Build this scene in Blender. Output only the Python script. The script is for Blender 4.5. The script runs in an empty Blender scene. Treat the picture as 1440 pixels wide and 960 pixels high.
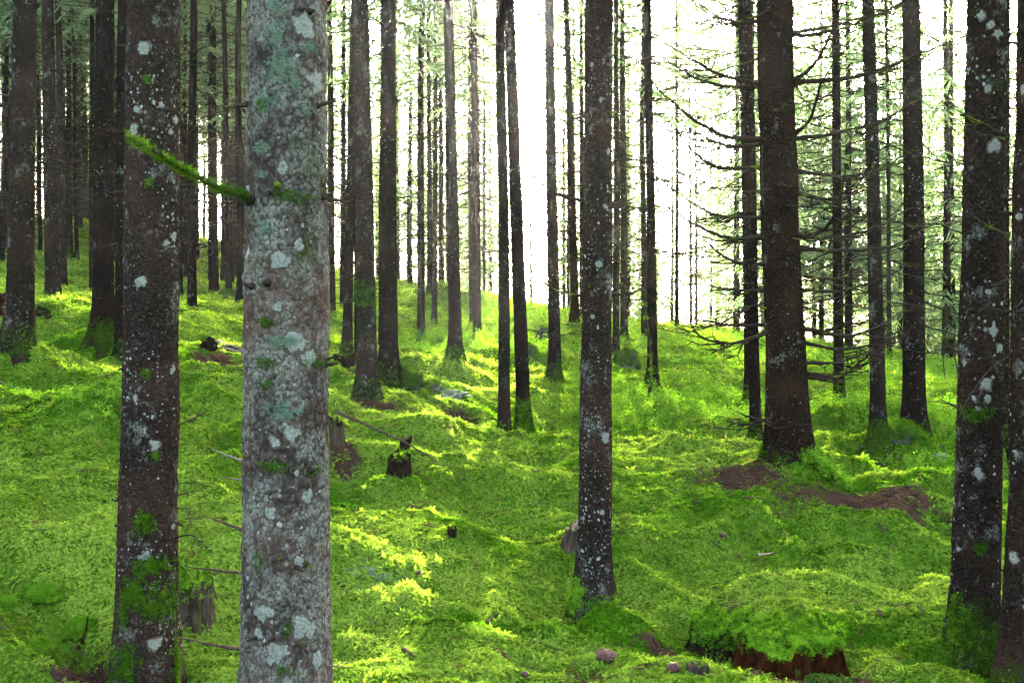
import bpy, math, random
import numpy as np
from mathutils import Vector, Matrix

random.seed(7)
rng = np.random.default_rng(11)
sc = bpy.context.scene
C = sc.collection

# ------------------------------------------------------------------ camera, sky, sun, exposure
CAMZ, F = 1.6, 1400.0            # eye height (m), focal length in px of a 1440 px wide picture
cam = bpy.data.cameras.new('camera'); cam.lens = 35.0; cam.sensor_width = 36.0
cam.clip_start = 0.05; cam.clip_end = 6000
co = bpy.data.objects.new('camera', cam); C.objects.link(co)
co.location = (0, 0, CAMZ); co.rotation_euler = (math.radians(90), 0, 0)
sc.camera = co

SUN_EL, SUN_AZ = math.radians(25), math.radians(3.0)      # azimuth from +Y towards +X
w = bpy.data.worlds.new('World'); sc.world = w; w.use_nodes = True
nt = w.node_tree; nt.nodes.clear()
sky = nt.nodes.new('ShaderNodeTexSky'); sky.sky_type = 'NISHITA'; sky.sun_disc = False
sky.sun_elevation = SUN_EL; sky.sun_rotation = SUN_AZ
sky.air_density = 0.8; sky.dust_density = 5.0; sky.ozone_density = 0.3
bg = nt.nodes.new('ShaderNodeBackground'); bg.inputs[1].default_value = 0.15
wo = nt.nodes.new('ShaderNodeOutputWorld')
nt.links.new(sky.outputs[0], bg.inputs[0]); nt.links.new(bg.outputs[0], wo.inputs[0])

sl = bpy.data.lights.new('sun', 'SUN'); sl.energy = 5.0; sl.angle = math.radians(0.53); sl.color = (1.0, 0.95, 0.86)
so = bpy.data.objects.new('sun', sl); C.objects.link(so)
sv = Vector((math.sin(SUN_AZ)*math.cos(SUN_EL), math.cos(SUN_AZ)*math.cos(SUN_EL), math.sin(SUN_EL)))
so.rotation_euler = sv.to_track_quat('Z', 'Y').to_euler(); so.location = (0, 0, 40)

vs = sc.view_settings
vs.view_transform = 'Standard'; vs.look = 'None'; vs.gamma = 1.0; vs.use_curve_mapping = False
vs.exposure = 4.85
vs.use_white_balance = True; vs.white_balance_temperature = 6950; vs.white_balance_tint = 8
cy = sc.cycles
cy.use_denoising = True; cy.denoising_prefilter = 'NONE'
cy.max_bounces = 7; cy.diffuse_bounces = 4; cy.glossy_bounces = 2; cy.transmission_bounces = 4
cy.volume_bounces = 1; cy.transparent_max_bounces = 4
cy.sample_clamp_indirect = 6.0
HAZE_DENSITY = 0.0003

# ------------------------------------------------------------------ numeric helpers
def P(px, py, d):
    """point seen at pixel (px, py) of the 1440x960 photograph at distance d along +Y"""
    return np.array([(px-720)/F*d, d, CAMZ+(480-py)/F*d])

def _hash(ix, iy, iz, seed):
    h = (ix.astype(np.int64)*374761393 + iy.astype(np.int64)*668265263 + iz.astype(np.int64)*2147483647 + seed*1274126177) & 0xFFFFFFFF
    h = ((h ^ (h >> 13))*1274126177) & 0xFFFFFFFF
    h = ((h ^ (h >> 16))*2246822519) & 0xFFFFFFFF
    return ((h ^ (h >> 15)) & 0xFFFFFF)/float(0xFFFFFF)

def vnoise(x, y, z=None, seed=0):
    """smooth value noise in -1..1"""
    x = np.asarray(x, float); y = np.asarray(y, float)
    z = np.zeros_like(x) if z is None else np.asarray(z, float)
    ix, iy, iz = np.floor(x), np.floor(y), np.floor(z)
    fx, fy, fz = x-ix, y-iy, z-iz
    fx, fy, fz = [f*f*f*(f*(f*6-15)+10) for f in (fx, fy, fz)]
    r = 0
    for a in (0, 1):
        for b in (0, 1):
            for c in (0, 1):
                wgt = (fx if a else 1-fx)*(fy if b else 1-fy)*(fz if c else 1-fz)
                r = r + wgt*_hash(ix+a, iy+b, iz+c, seed)
    return r*2-1

def fbm(x, y, z=None, seed=0, octv=4, gain=.5):
    r, a, t = 0, 1.0, 0
    z = np.zeros_like(x) if z is None else z
    for o in range(octv):
        r = r + a*vnoise(x*2**o+o*17.3, y*2**o+o*5.1, z*2**o+o*9.7, seed+o); t += a; a *= gain
    return r/t

def smooth(a, b, x):
    t = np.clip((x-a)/(b-a), 0, 1); return t*t*(3-2*t)

# ------------------------------------------------------------------ mesh helpers
def new_mesh(name, V, faces, mats=None, mi=None, smooth_sh=True):
    """V (n,3); faces: list of (m,3) / (m,4) int arrays"""
    me = bpy.data.meshes.new(name)
    V = np.asarray(V, np.float32)
    faces = [np.asarray(f, np.int32) for f in faces if len(f)]
    me.vertices.add(len(V)); me.vertices.foreach_set('co', V.ravel())
    loops = np.concatenate([f.ravel() for f in faces])
    sizes = np.concatenate([np.full(len(f), f.shape[1], np.int32) for f in faces])
    starts = np.concatenate([[0], np.cumsum(sizes)[:-1]]).astype(np.int32)
    me.loops.add(len(loops)); me.loops.foreach_set('vertex_index', loops)
    me.polygons.add(len(sizes)); me.polygons.foreach_set('loop_start', starts)
    me.polygons.foreach_set('use_smooth', np.full(len(sizes), smooth_sh))
    for m in (mats or []): me.materials.append(m)
    if mi is not None: me.polygons.foreach_set('material_index', np.asarray(mi, np.int32))
    me.update(calc_edges=True); me.validate()
    return me

def link(name, me, parent=None, loc=None):
    o = bpy.data.objects.new(name, me); C.objects.link(o)
    if parent is not None: o.parent = parent
    if loc is not None: o.location = loc
    return o

def tag(o, label=None, cat=None, group=None, kind=None):
    if label: o['label'] = label
    if cat: o['category'] = cat
    if group: o['group'] = group
    if kind: o['kind'] = kind
    return o

def thing(name, loc, label, cat, group=None):
    o = bpy.data.objects.new(name, None); C.objects.link(o)
    o.location = loc; o.empty_display_size = .1
    return tag(o, label, cat, group)

class MB:
    """collects quads and triangles with material slots"""
    def __init__(s): s.V = []; s.Q = []; s.T = []; s.qm = []; s.tm = []; s.n = 0
    def add(s, V, Q=None, T=None, m=0):
        V = np.asarray(V, float)
        if Q is not None and len(Q): s.Q.append(np.asarray(Q)+s.n); s.qm.append(np.full(len(Q), m))
        if T is not None and len(T): s.T.append(np.asarray(T)+s.n); s.tm.append(np.full(len(T), m))
        s.V.append(V); s.n += len(V)
    def tube(s, pts, rad, k=6, m=0, cap=True):
        pts = np.asarray(pts, float); n = len(pts); rad = np.broadcast_to(np.asarray(rad, float), (n,))
        t = np.gradient(pts, axis=0); t /= np.linalg.norm(t, axis=1)[:, None]+1e-9
        ref = np.array([0, 0, 1.]) if abs(t[0][2]) < .8 else np.array([1., 0, 0])
        u = np.cross(t, ref); u /= np.linalg.norm(u, axis=1)[:, None]+1e-9
        v = np.cross(u, t)
        a = np.arange(k)*2*np.pi/k
        V = pts[:, None]+rad[:, None, None]*(np.cos(a)[None, :, None]*u[:, None]+np.sin(a)[None, :, None]*v[:, None])
        i = np.arange(n-1)[:, None]*k; j = np.arange(k)[None]; j2 = (j+1) % k
        Q = np.stack([i+j, i+j2, i+k+j2, i+k+j], -1).reshape(-1, 4)
        V = V.reshape(-1, 3); T = []
        if cap:
            V = np.vstack([V, pts[:1], pts[-1:]]); a0, a1 = n*k, n*k+1
            jj = np.arange(k); T = np.vstack([np.stack([(jj+1) % k, jj, np.full(k, a0)], 1),
                                             np.stack([(n-1)*k+jj, (n-1)*k+(jj+1) % k, np.full(k, a1)], 1)])
        s.add(V, Q, T, m)
    def mesh(s, name, mats, smooth_sh=True):
        V = np.vstack(s.V); fs = []; mi = []
        if s.Q: fs.append(np.vstack(s.Q)); mi.append(np.concatenate(s.qm))
        if s.T: fs.append(np.vstack(s.T)); mi.append(np.concatenate(s.tm))
        return new_mesh(name, V, fs, mats, np.concatenate(mi), smooth_sh)

def spline(pts, n):
    """Catmull-Rom through pts"""
    p = np.asarray(pts, float)
    if len(p) == 2: return p[0]+(p[1]-p[0])*np.linspace(0, 1, n)[:, None]
    q = np.vstack([2*p[0]-p[1], p, 2*p[-1]-p[-2]])
    out = []
    for t in np.linspace(0, len(p)-1-1e-6, n):
        i = int(t); f = t-i; a, b, c, d = q[i:i+4]
        out.append(.5*((2*b)+(-a+c)*f+(2*a-5*b+4*c-d)*f*f+(-a+3*b-3*c+d)*f**3))
    return np.array(out)

# ------------------------------------------------------------------ materials
def mat(name):
    m = bpy.data.materials.new(name); m.use_nodes = True
    n = m.node_tree.nodes; n.clear()
    return m, m.node_tree
class NT:
    def __init__(s, name):
        s.m, s.t = mat(name); s.out = s.n('OutputMaterial')
    def n(s, typ, **kw):
        x = s.t.nodes.new('ShaderNode'+typ)
        for k, v in kw.items(): setattr(x, k, v)
        return x
    def l(s, a, b): s.t.links.new(a, b)
    def val(s, sock, v):
        if hasattr(v, 'is_output'): s.l(v, sock)
        else: sock.default_value = v
    def math(s, op, a, b=0.0, clamp=False):
        x = s.n('Math', operation=op, use_clamp=clamp); s.val(x.inputs[0], a); s.val(x.inputs[1], b); return x.outputs[0]
    def mix(s, f, a, b):
        x = s.n('MixRGB'); s.val(x.inputs[0], f)
        for k, v in ((1, a), (2, b)): s.val(x.inputs[k], v if hasattr(v, 'is_output') else (*v, 1))
        return x.outputs[0]
    def ramp(s, f, a, b, inter='LINEAR'):
        x = s.n('MapRange', interpolation_type='SMOOTHSTEP' if inter == 'S' else 'LINEAR'); s.val(x.inputs[0], f)
        x.inputs[1].default_value = a; x.inputs[2].default_value = b
        return x.outputs[0]
    def noise(s, vec, scale, detail=4, rough=.55):
        x = s.n('TexNoise'); s.l(vec, x.inputs['Vector']); x.inputs['Scale'].default_value = scale
        x.inputs['Detail'].default_value = detail; x.inputs['Roughness'].default_value = rough
        return x.outputs[0]
    def vor(s, vec, scale, feature='F1', rand=1.0):
        x = s.n('TexVoronoi', feature=feature); s.l(vec, x.inputs['Vector']); x.inputs['Scale'].default_value = scale
        x.inputs['Randomness'].default_value = rand
        return x
    def coord(s, scale=(1, 1, 1), rnd=True):
        tc = s.n('TexCoord'); mp = s.n('Mapping'); s.l(tc.outputs['Object'], mp.inputs[0])
        mp.inputs['Scale'].default_value = scale
        if rnd:
            oi = s.n('ObjectInfo'); vm = s.n('VectorMath', operation='SCALE'); vm.inputs[0].default_value = (31.7, 17.3, 23.1)
            s.l(oi.outputs['Random'], vm.inputs['Scale']); s.l(vm.outputs[0], mp.inputs[1])
        return mp.outputs[0]
    def surf(s, col, rough=.85, height=None, bump=.5, dist=.01, spec=.25):
        b = s.n('BsdfPrincipled'); s.val(b.inputs['Base Color'], col if hasattr(col, 'is_output') else (*col, 1))
        s.val(b.inputs['Roughness'], rough); b.inputs['Specular IOR Level'].default_value = spec
        if height is not None:
            bp = s.n('Bump'); bp.inputs['Strength'].default_value = bump; bp.inputs['Distance'].default_value = dist
            s.l(height, bp.inputs['Height']); s.l(bp.outputs[0], b.inputs['Normal'])
        s.l(b.outputs[0], s.out.inputs[0]); return s.m

def bark(name, dark, light, crust, spots, moss, spot_scale=28., crust_col=(.08, .082, .065), base_moss=1.0):
    t = NT(name)
    v = t.coord((1, 1, .8)); vr = t.coord((1, 1, .85))
    tc = t.n('TexCoord'); sx = t.n('SeparateXYZ'); t.l(tc.outputs['Object'], sx.inputs[0])
    n1 = t.noise(v, 9, 5, .6); n2 = t.noise(v, 55, 4, .65)
    wv = t.n('VectorMath', operation='ADD'); nz = t.n('TexNoise'); t.l(v, nz.inputs['Vector']); nz.inputs['Scale'].default_value = 14
    sc_ = t.n('VectorMath', operation='SCALE'); t.l(nz.outputs['Color'], sc_.inputs[0]); sc_.inputs['Scale'].default_value = .07; nz.inputs['Detail'].default_value = 6
    t.l(v, wv.inputs[0]); t.l(sc_.outputs[0], wv.inputs[1])
    pl = t.vor(wv.outputs[0], 74, 'F1')
    crack = t.ramp(pl.outputs['Distance'], .75, .1)
    f = t.math('MULTIPLY', t.math('ADD', t.math('MULTIPLY', n1, .6), t.math('MULTIPLY', n2, .7)), t.math('ADD', t.math('MULTIPLY', crack, .65), .35))
    col = t.mix(t.ramp(f, .25, .85), dark, light)
    col = t.mix(t.ramp(t.noise(v, 3.1, 3), .45, .75), col, tuple(c*k for c, k in zip(light, (1.05, .8, .68))))
    cs = t.n('SeparateColor'); t.l(pl.outputs['Color'], cs.inputs[0])
    col = t.mix(t.math('MULTIPLY', cs.outputs[1], .75), col, dark)
    # crust lichen sheets
    c1 = t.noise(vr, 8.0, 8, .7)
    n3 = t.noise(v, 150, 3, .7)
    c1 = t.math('ADD', c1, t.math('MULTIPLY', t.math('SUBTRACT', cs.outputs[0], .5), .09))
    cm = t.math('MULTIPLY', t.ramp(c1, 0.61-.25*crust, .74-.25*crust), t.math('MULTIPLY', t.ramp(n3, .34, .52), t.ramp(crack, -.1, .3)))
    if crust > 0: col = t.mix(t.math('MULTIPLY', cm, .85), col, t.mix(n1, crust_col, tuple(min(1, c*1.55) for c in crust_col)))
    # round pale lichen spots of two sizes
    for k, (scl, r0) in enumerate(((spot_scale*1.9, .26), (spot_scale*.75, .20))):
        wv2 = t.n('VectorMath', operation='ADD'); sc2 = t.n('VectorMath', operation='SCALE'); sc2.inputs['Scale'].default_value = .25/scl*(2+k)
        nz2 = t.n('TexNoise'); t.l(vr, nz2.inputs['Vector']); nz2.inputs['Scale'].default_value = scl*1.6; nz2.inputs['Detail'].default_value = 4
        t.l(nz2.outputs['Color'], sc2.inputs[0]); t.l(vr, wv2.inputs[0]); t.l(sc2.outputs[0], wv2.inputs[1])
        vo = t.vor(wv2.outputs[0], scl)
        hs = t.n('SeparateColor'); t.l(vo.outputs['Color'], hs.inputs[0])
        dens = t.math('MULTIPLY', t.ramp(hs.outputs[0], 1-spots*(1.0 if k == 0 else .5), 1.0), t.ramp(t.noise(vr, 2.3+k, 3), .33, .66))
        rad = t.math('MULTIPLY', dens, r0*1.7)
        m_ = t.math('GREATER_THAN', t.math('SUBTRACT', rad, vo.outputs['Distance']), .02)
        m_ = t.math('MULTIPLY', m_, t.ramp(n2, .25, .45))
        col = t.mix(t.math('MULTIPLY', m_, .85), col, t.mix(hs.outputs[1], (.085, .087, .069), (.185, .187, .155)))
    # moss film
    g = t.ramp(t.math('ADD', t.noise(vr, 3.0, 6, .6), t.math('MULTIPLY', t.ramp(sx.outputs[2], .35, .0), .24*base_moss)), .70-.2*moss, .82-.2*moss)
    col = t.mix(t.math('MULTIPLY', g, t.ramp(n3, .3, .6)), col, t.mix(n2, (.006, .014, .001), (.020, .044, .002)))
    hgt = t.math('ADD', t.math('ADD', t.math('MULTIPLY', crack, .5), t.math('MULTIPLY', cs.outputs[2], .7)), t.math('ADD', n2, t.math('MULTIPLY', cm, .3)))
    return t.surf(col, 1.0, hgt, 1.0, .010, .0)

M = {}
M['bark_pale'] = bark('bark_pale', (.016, .012, .009), (.075, .056, .044), .68, .8, .35, 26, (.085, .083, .064))
M['bark_spotted'] = bark('bark_spotted', (.007, .0050, .0038), (.030, .0215, .0160), .22, 1.0, .3, 30)
M['bark_brown'] = bark('bark_brown', (.0045, .0028, .0018), (.023, .0142, .0092), .03, .22, .15, 40)
M['bark_grey'] = bark('bark_grey', (.0058, .0041, .0030), (.025, .0180, .0130), .18, .55, .3, 24)
M['bark_dark'] = bark('bark_dark', (.0030, .0022, .0017), (.0145, .0105, .0078), .08, .32, .25, 24)

def wood(name, a, b, scale=(1, 1, 1), s1=30, green=0.0):
    t = NT(name); v = t.coord(scale)
    n1 = t.noise(v, s1, 5, .6); n2 = t.noise(v, 6, 4)
    col = t.mix(t.ramp(n1, .3, .7), a, b)
    if green: col = t.mix(t.ramp(n2, .62-.25*green, .72-.25*green), col, t.mix(n1, (.022, .036, .004), (.065, .085, .010)))
    return t.surf(col, 1.0, n1, .8, .010, .0)
M['twig'] = wood('twig', (.008, .0055, .004), (.026, .019, .014), s1=60, green=.22)
M['twig_pale'] = wood('twig_pale', (.04, .032, .024), (.10, .083, .066), s1=60, green=.05)
M['twig_brown'] = wood('twig_brown', (.014, .0095, .006), (.048, .032, .021), s1=60, green=.15)
M['dead_wood'] = wood('dead_wood', (.010, .007, .0045), (.05, .034, .022), (1, 1, .2), 40, .1)
M['rot_wood'] = wood('rot_wood', (.0014, .0009, .0007), (.024, .0075, .0026), (1, 1, .35), 26, .05)
M['cut_wood'] = wood('cut_wood', (.10, .07, .045), (.23, .17, .115), (1, 1, 1), 40)

def leafy(name, c0, c1, trans=.45, attr=None, atype='GEOMETRY', tc_boost=1.4, third=None, tip=None):
    """diffuse + translucent leaf whose colour runs c0 -> c1 with an attribute"""
    t = NT(name)
    if attr:
        a = t.n('Attribute', attribute_name=attr, attribute_type=atype); f = a.outputs['Fac']
    else:
        f = t.noise(t.coord(rnd=False), 6, 4)
    col = t.mix(f, c0, c1)
    if third:
        col = t.mix(t.ramp(f, .93, 1.0), col, third)
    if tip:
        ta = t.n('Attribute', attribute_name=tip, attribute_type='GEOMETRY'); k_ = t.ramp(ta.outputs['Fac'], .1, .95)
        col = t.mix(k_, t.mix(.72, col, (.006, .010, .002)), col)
    d = t.n('BsdfDiffuse'); tr = t.n('BsdfTranslucent'); mx = t.n('MixShader'); mx.inputs[0].default_value = trans
    t.l(col, d.inputs[0])
    bo = t.n('MixRGB', blend_type='MULTIPLY'); bo.inputs[0].default_value = 1; t.l(col, bo.inputs[1]); bo.inputs[2].default_value = (tc_boost*1.03, tc_boost, tc_boost*.6, 1)
    t.l(bo.outputs[0], tr.inputs[0])
    t.l(d.outputs[0], mx.inputs[1]); t.l(tr.outputs[0], mx.inputs[2]); t.l(mx.outputs[0], t.out.inputs[0])
    return t.m
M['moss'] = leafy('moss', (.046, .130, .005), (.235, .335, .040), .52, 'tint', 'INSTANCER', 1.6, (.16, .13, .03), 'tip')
M['moss_part'] = leafy('moss_part', (.026, .085, .004), (.13, .25, .016), .4, 'tint', 'GEOMETRY', 1.4)
M['moss_bark'] = leafy('moss_bark', (.012, .040, .002), (.06, .12, .008), .35, 'tint', 'GEOMETRY', 1.3)
M['cushion'] = leafy('cushion', (.03, .115, .006), (.10, .25, .014), .4, 'tint', 'GEOMETRY', 1.4)
M['herb'] = leafy('herb', (.03, .09, .006), (.10, .19, .016), .45, 'tint', 'INSTANCER', 1.4)
M['needles'] = leafy('needles', (.042, .080, .046), (.100, .150, .086), .62, 'tint', 'GEOMETRY', 1.9)
M['leaves'] = leafy('leaves', (.03, .075, .01), (.08, .14, .02), .5, None, tc_boost=1.6)
M['lichen_leaf'] = leafy('lichen_leaf', (.035, .065, .038), (.095, .130, .085), .1, 'tint', 'GEOMETRY', 1.0)
def crust_mat():
    t = NT('lichen_crust'); v = t.coord(); n1 = t.noise(v, 130, 5, .7); n2 = t.noise(v, 45, 5, .6)
    a = t.n('Attribute', attribute_name='rim')
    edge = t.ramp(t.math('ADD', a.outputs['Fac'], t.math('MULTIPLY', t.math('SUBTRACT', n2, .5), 1.5)), .66, .74)
    col = t.mix(t.ramp(n1, .35, .65), (.05, .052, .040), (.13, .134, .108))
    col = t.mix(edge, col, t.mix(n1, (.016, .011, .008), (.06, .045, .035)))
    return t.surf(col, 1.0, n1, .8, .004, .0)
M['lichen_crust'] = crust_mat()
M['litter'] = wood('litter', (.018, .009, .006), (.075, .04, .025), s1=80)
def simple(name, a, b, s=8, rough=1.0, bump=.5, spec=.0):
    t = NT(name); v = t.coord(); n = t.noise(v, s, 5, .6)
    return t.surf(t.mix(t.ramp(n, .3, .7), a, b), rough, n, bump, .004, spec)
M['cap'] = simple('cap', (.022, .006, .004), (.045, .013, .008), 14, .6, .15, .15)
M['stem'] = simple('stem', (.30, .22, .15), (.42, .34, .25), 30)
M['rock'] = simple('rock', (.018, .016, .012), (.06, .054, .044), 9)
M['rock_pale'] = simple('rock_pale', (.07, .07, .055), (.16, .155, .13), 14)
M['moss_bed'] = simple('moss_bed', (.008, .022, .001), (.04, .085, .005), 40)
M['soil'] = simple('soil', (.003, .002, .0013), (.013, .008, .005), 22)

# ground: dark moss bed, brown needle litter where the attribute says so
t = NT('forest_floor')
v = t.coord(rnd=False); n1 = t.noise(v, 40, 6, .65); n2 = t.noise(v, 3, 5)
a = t.n('Attribute', attribute_name='litter')
mo = t.mix(t.ramp(n1, .3, .7), (.010, .024, .002), (.05, .09, .006))
mo = t.mix(t.ramp(n2, .55, .72), mo, (.06, .085, .008))
li = t.mix(t.ramp(t.noise(v, 90, 5, .7), .3, .7), (.010, .0058, .0036), (.052, .031, .020))
M['ground'] = t.surf(t.mix(t.ramp(t.math('ADD', a.outputs['Fac'], t.math('MULTIPLY', t.math('SUBTRACT', n1, .5), .5)), .4, .6), mo, li), 1.0, n1, .7, .02, .0)

# ------------------------------------------------------------------ tree table
# base px, base py, width px, distance, px of the axis at the picture's top edge, bark, label, options
TREES = [
 (403,1215,115,3.0,405,'bark_pale','thick pale lichen crusted spruce trunk nearest to the camera with a mossy broken branch',{'id':'F1','hb':9}),
 (206,968,75,4.7,213,'bark_spotted','brown white flecked spruce trunk with thick green moss on its foot at left',{'id':'F2','hb':9}),
 (836,858,43,5.7,843,'bark_spotted','straight brown spruce speckled with tiny white spots standing alone mid clearing behind a brown mushroom',{'id':'C1','hb':9}),
 (1370,908,58,5.0,1388,'bark_grey','dark spruce at the right with three big white lichen blotches down its trunk',{'id':'R1','hb':9}),
 (1460,985,76,4.5,1464,'bark_grey','spruce trunk cut off by the right edge of the picture',{'id':'R2','hb':9}),
 (1108,652,54,8.0,1092,'bark_brown','stout brown spruce with many long bare curved branches and flared mossy roots',{'id':'BIG','hb':8}),
 (28,482,35,9.0,33,'bark_grey','greyish spruce trunk by the left edge rising from bright moss',{}),
 (145,455,28,11.0,146,'bark_dark','dark spruce on the left slope with a black shaded mossy root reaching left',{}),
 (172,511,19,10.6,172,'bark_dark','near black trunk half hidden behind the left side of the white flecked spruce',{}),
 (130,441,9,19.,127,'bark_dark','slim dark trunk right behind the left edge of the spruce with the black mossy root',{}),
 (75,426,20,14.,68,'bark_grey','mid sized grey mottled spruce between the left edge trunk and the dark rooted one',{}),
 (89,396,11,19.,80,'bark_grey','slim pale grey trunk with a mossy yellow foot on the left slope',{}),
 (98,368,9,24.,96,'bark_dark','straight dark trunk high on the left slope behind the slim pale grey one',{}),
 (108,370,6,24.,104,'bark_dark','very thin dark pole beside a straight dark trunk high on the left slope',{}),
 (57,362,6,26.,53,'bark_dark','thin pole seen between the left edge trunk and the grey mottled spruce',{}),
 (113,332,7,31.,113,'bark_grey','distant thin trunk topmost on the left slope between two dark trunks',{}),
 (2,378,8,23.,10,'bark_dark','slim trunk cut by the left edge of the picture behind the greyish spruce',{}),
 (253,430,8,23.,251,'bark_dark','slim brown trunk touching the right outline of the white flecked spruce',{}),
 (262,406,7,27.,260,'bark_dark','thin trunk just left of the black leaning spruce between the foreground trunks',{}),
 (270,440,13,17.,273,'bark_dark','black slightly leaning spruce in the gap between both foreground trunks',{}),
 (296,402,6,27.,293,'bark_brown','thin brown pole in the middle of the gap between the two foreground trunks',{}),
 (322,420,9,22.,315,'bark_dark','slim leaning spruce beside the mossy boulder in the gap between the foreground trunks',{}),
 (338,430,11,20.,335,'bark_dark','dark straight spruce close to the left outline of the pale lichen crusted trunk',{}),
 (328,412,4,30.,325,'bark_grey','hair thin pole between two dark spruces left of the pale lichen crusted trunk',{}),
 (467,440,10,20.,463,'bark_dark','slim dark trunk just right of the pale lichen crusted trunk',{}),
 (482,441,9,22.,482,'bark_dark','slim trunk second to the right of the pale lichen crusted trunk',{}),
 (488,489,14,14.,498,'bark_grey','lichen mottled spruce leaning right with a mossy green foot',{}),
 (517,556,27,10.,507,'bark_spotted','brown spruce with a dark green moss collar and spread root foot above the fallen stick',{}),
 (503,520,9,13.5,500,'bark_dark','narrow dark trunk hidden behind the left side of the moss collared spruce',{}),
 (547,521,24,11.5,545,'bark_dark','near black spruce standing beside the mossy green boulder',{}),
 (537,490,10,18.,537,'bark_dark','slim trunk hidden behind the left side of the near black spruce',{}),
 (592,472,11,19.,594,'bark_grey','pale grey flecked slim spruce right of the near black one',{}),
 (604,432,8,25.,602,'bark_dark','thin dark trunk directly right of the pale grey flecked slim spruce',{}),
 (611,459,8,21.,612,'bark_grey','thin grey pole second right of the pale grey flecked slim spruce',{}),
 (621,416,8,27.,618,'bark_dark','far dark trunk behind the thin grey pole in the middle of the wood',{}),
 (631,421,7,28.,627,'bark_dark','far dark trunk peeping out left of the spruce on the little mound',{}),
 (641,498,18,14.5,629,'bark_dark','mid sized spruce standing on its own little moss mound',{}),
 (664,446,8,20.,659,'bark_dark','slim dark trunk left one of a close pair behind the spruce on the mound',{}),
 (672,462,10,19.,667,'bark_brown','brown trunk right one of a close pair behind the spruce on the mound',{}),
 (667,473,4,17.5,662,'bark_dark','thin dead pole in front of the close pair of slim trunks',{}),
 (681,420,4,29.,680,'bark_grey','hair thin distant pole right of the close pair of slim trunks',{}),
 (709,613,16,10.8,706,'bark_grey','slender grey spruce in front, left one of the crossing pair left of centre',{}),
 (737,602,19,11.3,716,'bark_dark','leaning spruce with a moss covered flared foot, right one of the crossing pair',{}),
 (747,435,4,28.,745,'bark_dark','thin lone pole against the bright white gap in the middle',{'short':1}),
 (781,527,17,14.5,773,'bark_grey','grey lichen mottled spruce under the brightest part of the sky',{}),
 (809,467,12,20.,797,'bark_brown','brown distant spruce just left of the white speckled clearing tree',{}),
 (819,461,8,23.,817,'bark_dark','slim distant trunk touching the left outline of the white speckled clearing tree',{}),
 (799,444,4,30.,799,'bark_dark','thin far pole beside the brown distant spruce',{}),
 (866,492,10,18.,866,'bark_grey','slim grey trunk directly right of the white speckled clearing tree',{}),
 (878,487,11,20.,876,'bark_grey','paler trunk second right of the white speckled clearing tree',{}),
 (918,529,14,15.,912,'bark_dark','dark upright spruce left of the stout tree, behind a thin mossy sapling',{}),
 (906,492,9,21.,904,'bark_grey','pale slim trunk half hidden behind the dark upright spruce',{}),
 (952,469,6,27.,951,'bark_dark','thin far trunk standing in the bright opening',{}),
 (972,469,4,32.,970,'bark_dark','far thin pole, left one of two in the bright opening',{}),
 (979,469,4,32.,979,'bark_dark','far thin pole, right one of two in the bright opening',{}),
 (1063,614,15,10.8,1050,'bark_dark','slim dark spruce close left of the stout brown spruce',{}),
 (1053,561,12,14.,1044,'bark_dark','slim trunk behind the slim dark spruce left of the stout one',{}),
 (1036,472,9,25.,1036,'bark_grey','pale far trunk left of the stout brown spruce',{}),
 (1180,553,14,14.,1174,'bark_dark','dark slim spruce first to the right of the stout brown spruce',{}),
 (1236,633,20,10.2,1221,'bark_grey','lichen mottled spruce leaning left, second to the right of the stout brown spruce',{}),
 (1286,591,29,10.6,1281,'bark_dark','dark broad spruce beside a mossy hummock, third to the right of the stout brown spruce',{}),
 (1251,521,7,22.,1246,'bark_grey','thin far trunk between the leaning mottled spruce and the dark broad spruce',{}),
 (1412,626,14,10.,1413,'bark_dark','dark trunk seen in the slit between the two right hand foreground spruces',{}),
]

# ------------------------------------------------------------------ terrain
ctrl = []
for (bx, by, wpx, d, tx, bk, lb, op) in TREES:
    if op.get('id') in ('F1',): continue
    p = P(bx, by, d); ctrl.append((p[0], p[1], p[2], 1.0))
for (px, py, d) in [(0,700,6.2),(0,900,4.7),(100,960,4.5),(120,600,7.6),(300,700,6.4),(330,560,8.6),(320,470,13.5),(300,425,19),
                    (600,700,7.4),(600,600,9.2),(460,800,5.6),(720,960,4.5),(720,800,5.9),(720,700,7.4),(1000,960,4.5),(1200,800,6.2),(1440,700,7.8),
                    (1200,960,4.5),(1000,700,7.5),(960,620,9.4),(900,580,11.3),(960,468,27),(1050,490,21),(1150,522,19),(1350,540,18),(1440,530,19),
                    (760,440,25),(600,418,28),(560,400,32),(300,392,31),(200,350,30),(100,325,31),(0,340,28),(860,470,24),(1440,590,12.5),(1250,500,27),(1000,520,15.5),
                    (690,500,14.8),(420,520,11),(400,440,19)]:
    p = P(px, py, d); ctrl.append((p[0], p[1], p[2], 1.0))
for q in [(0,-6,.1),(-6,-4,.8),(6,-4,-.3),(-7,3,1.2),(7,3,-.5),(-12,9,2.6),(12,9,0.2),(-18,20,4.2),(15,20,.3),(-.7,3,.06),(0,2,.02),(2,2.5,-.05),(-2,2.5,.2),
          (-24,40,6.2),(-12,42,5.6),(-3,42,3.0),(2.5,36,1.4),(6,36,.8),(10,36,.2),(18,36,-.4),(-30,30,5.5),(28,28,-.6),(0,50,1.2),(10,50,-1),(-15,55,5)]:
    ctrl.append((*q, 1.0))
ctrl = np.array(ctrl)[:, :3]
def _phi(r2): return .5*r2*np.log(r2+1e-9)
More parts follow.
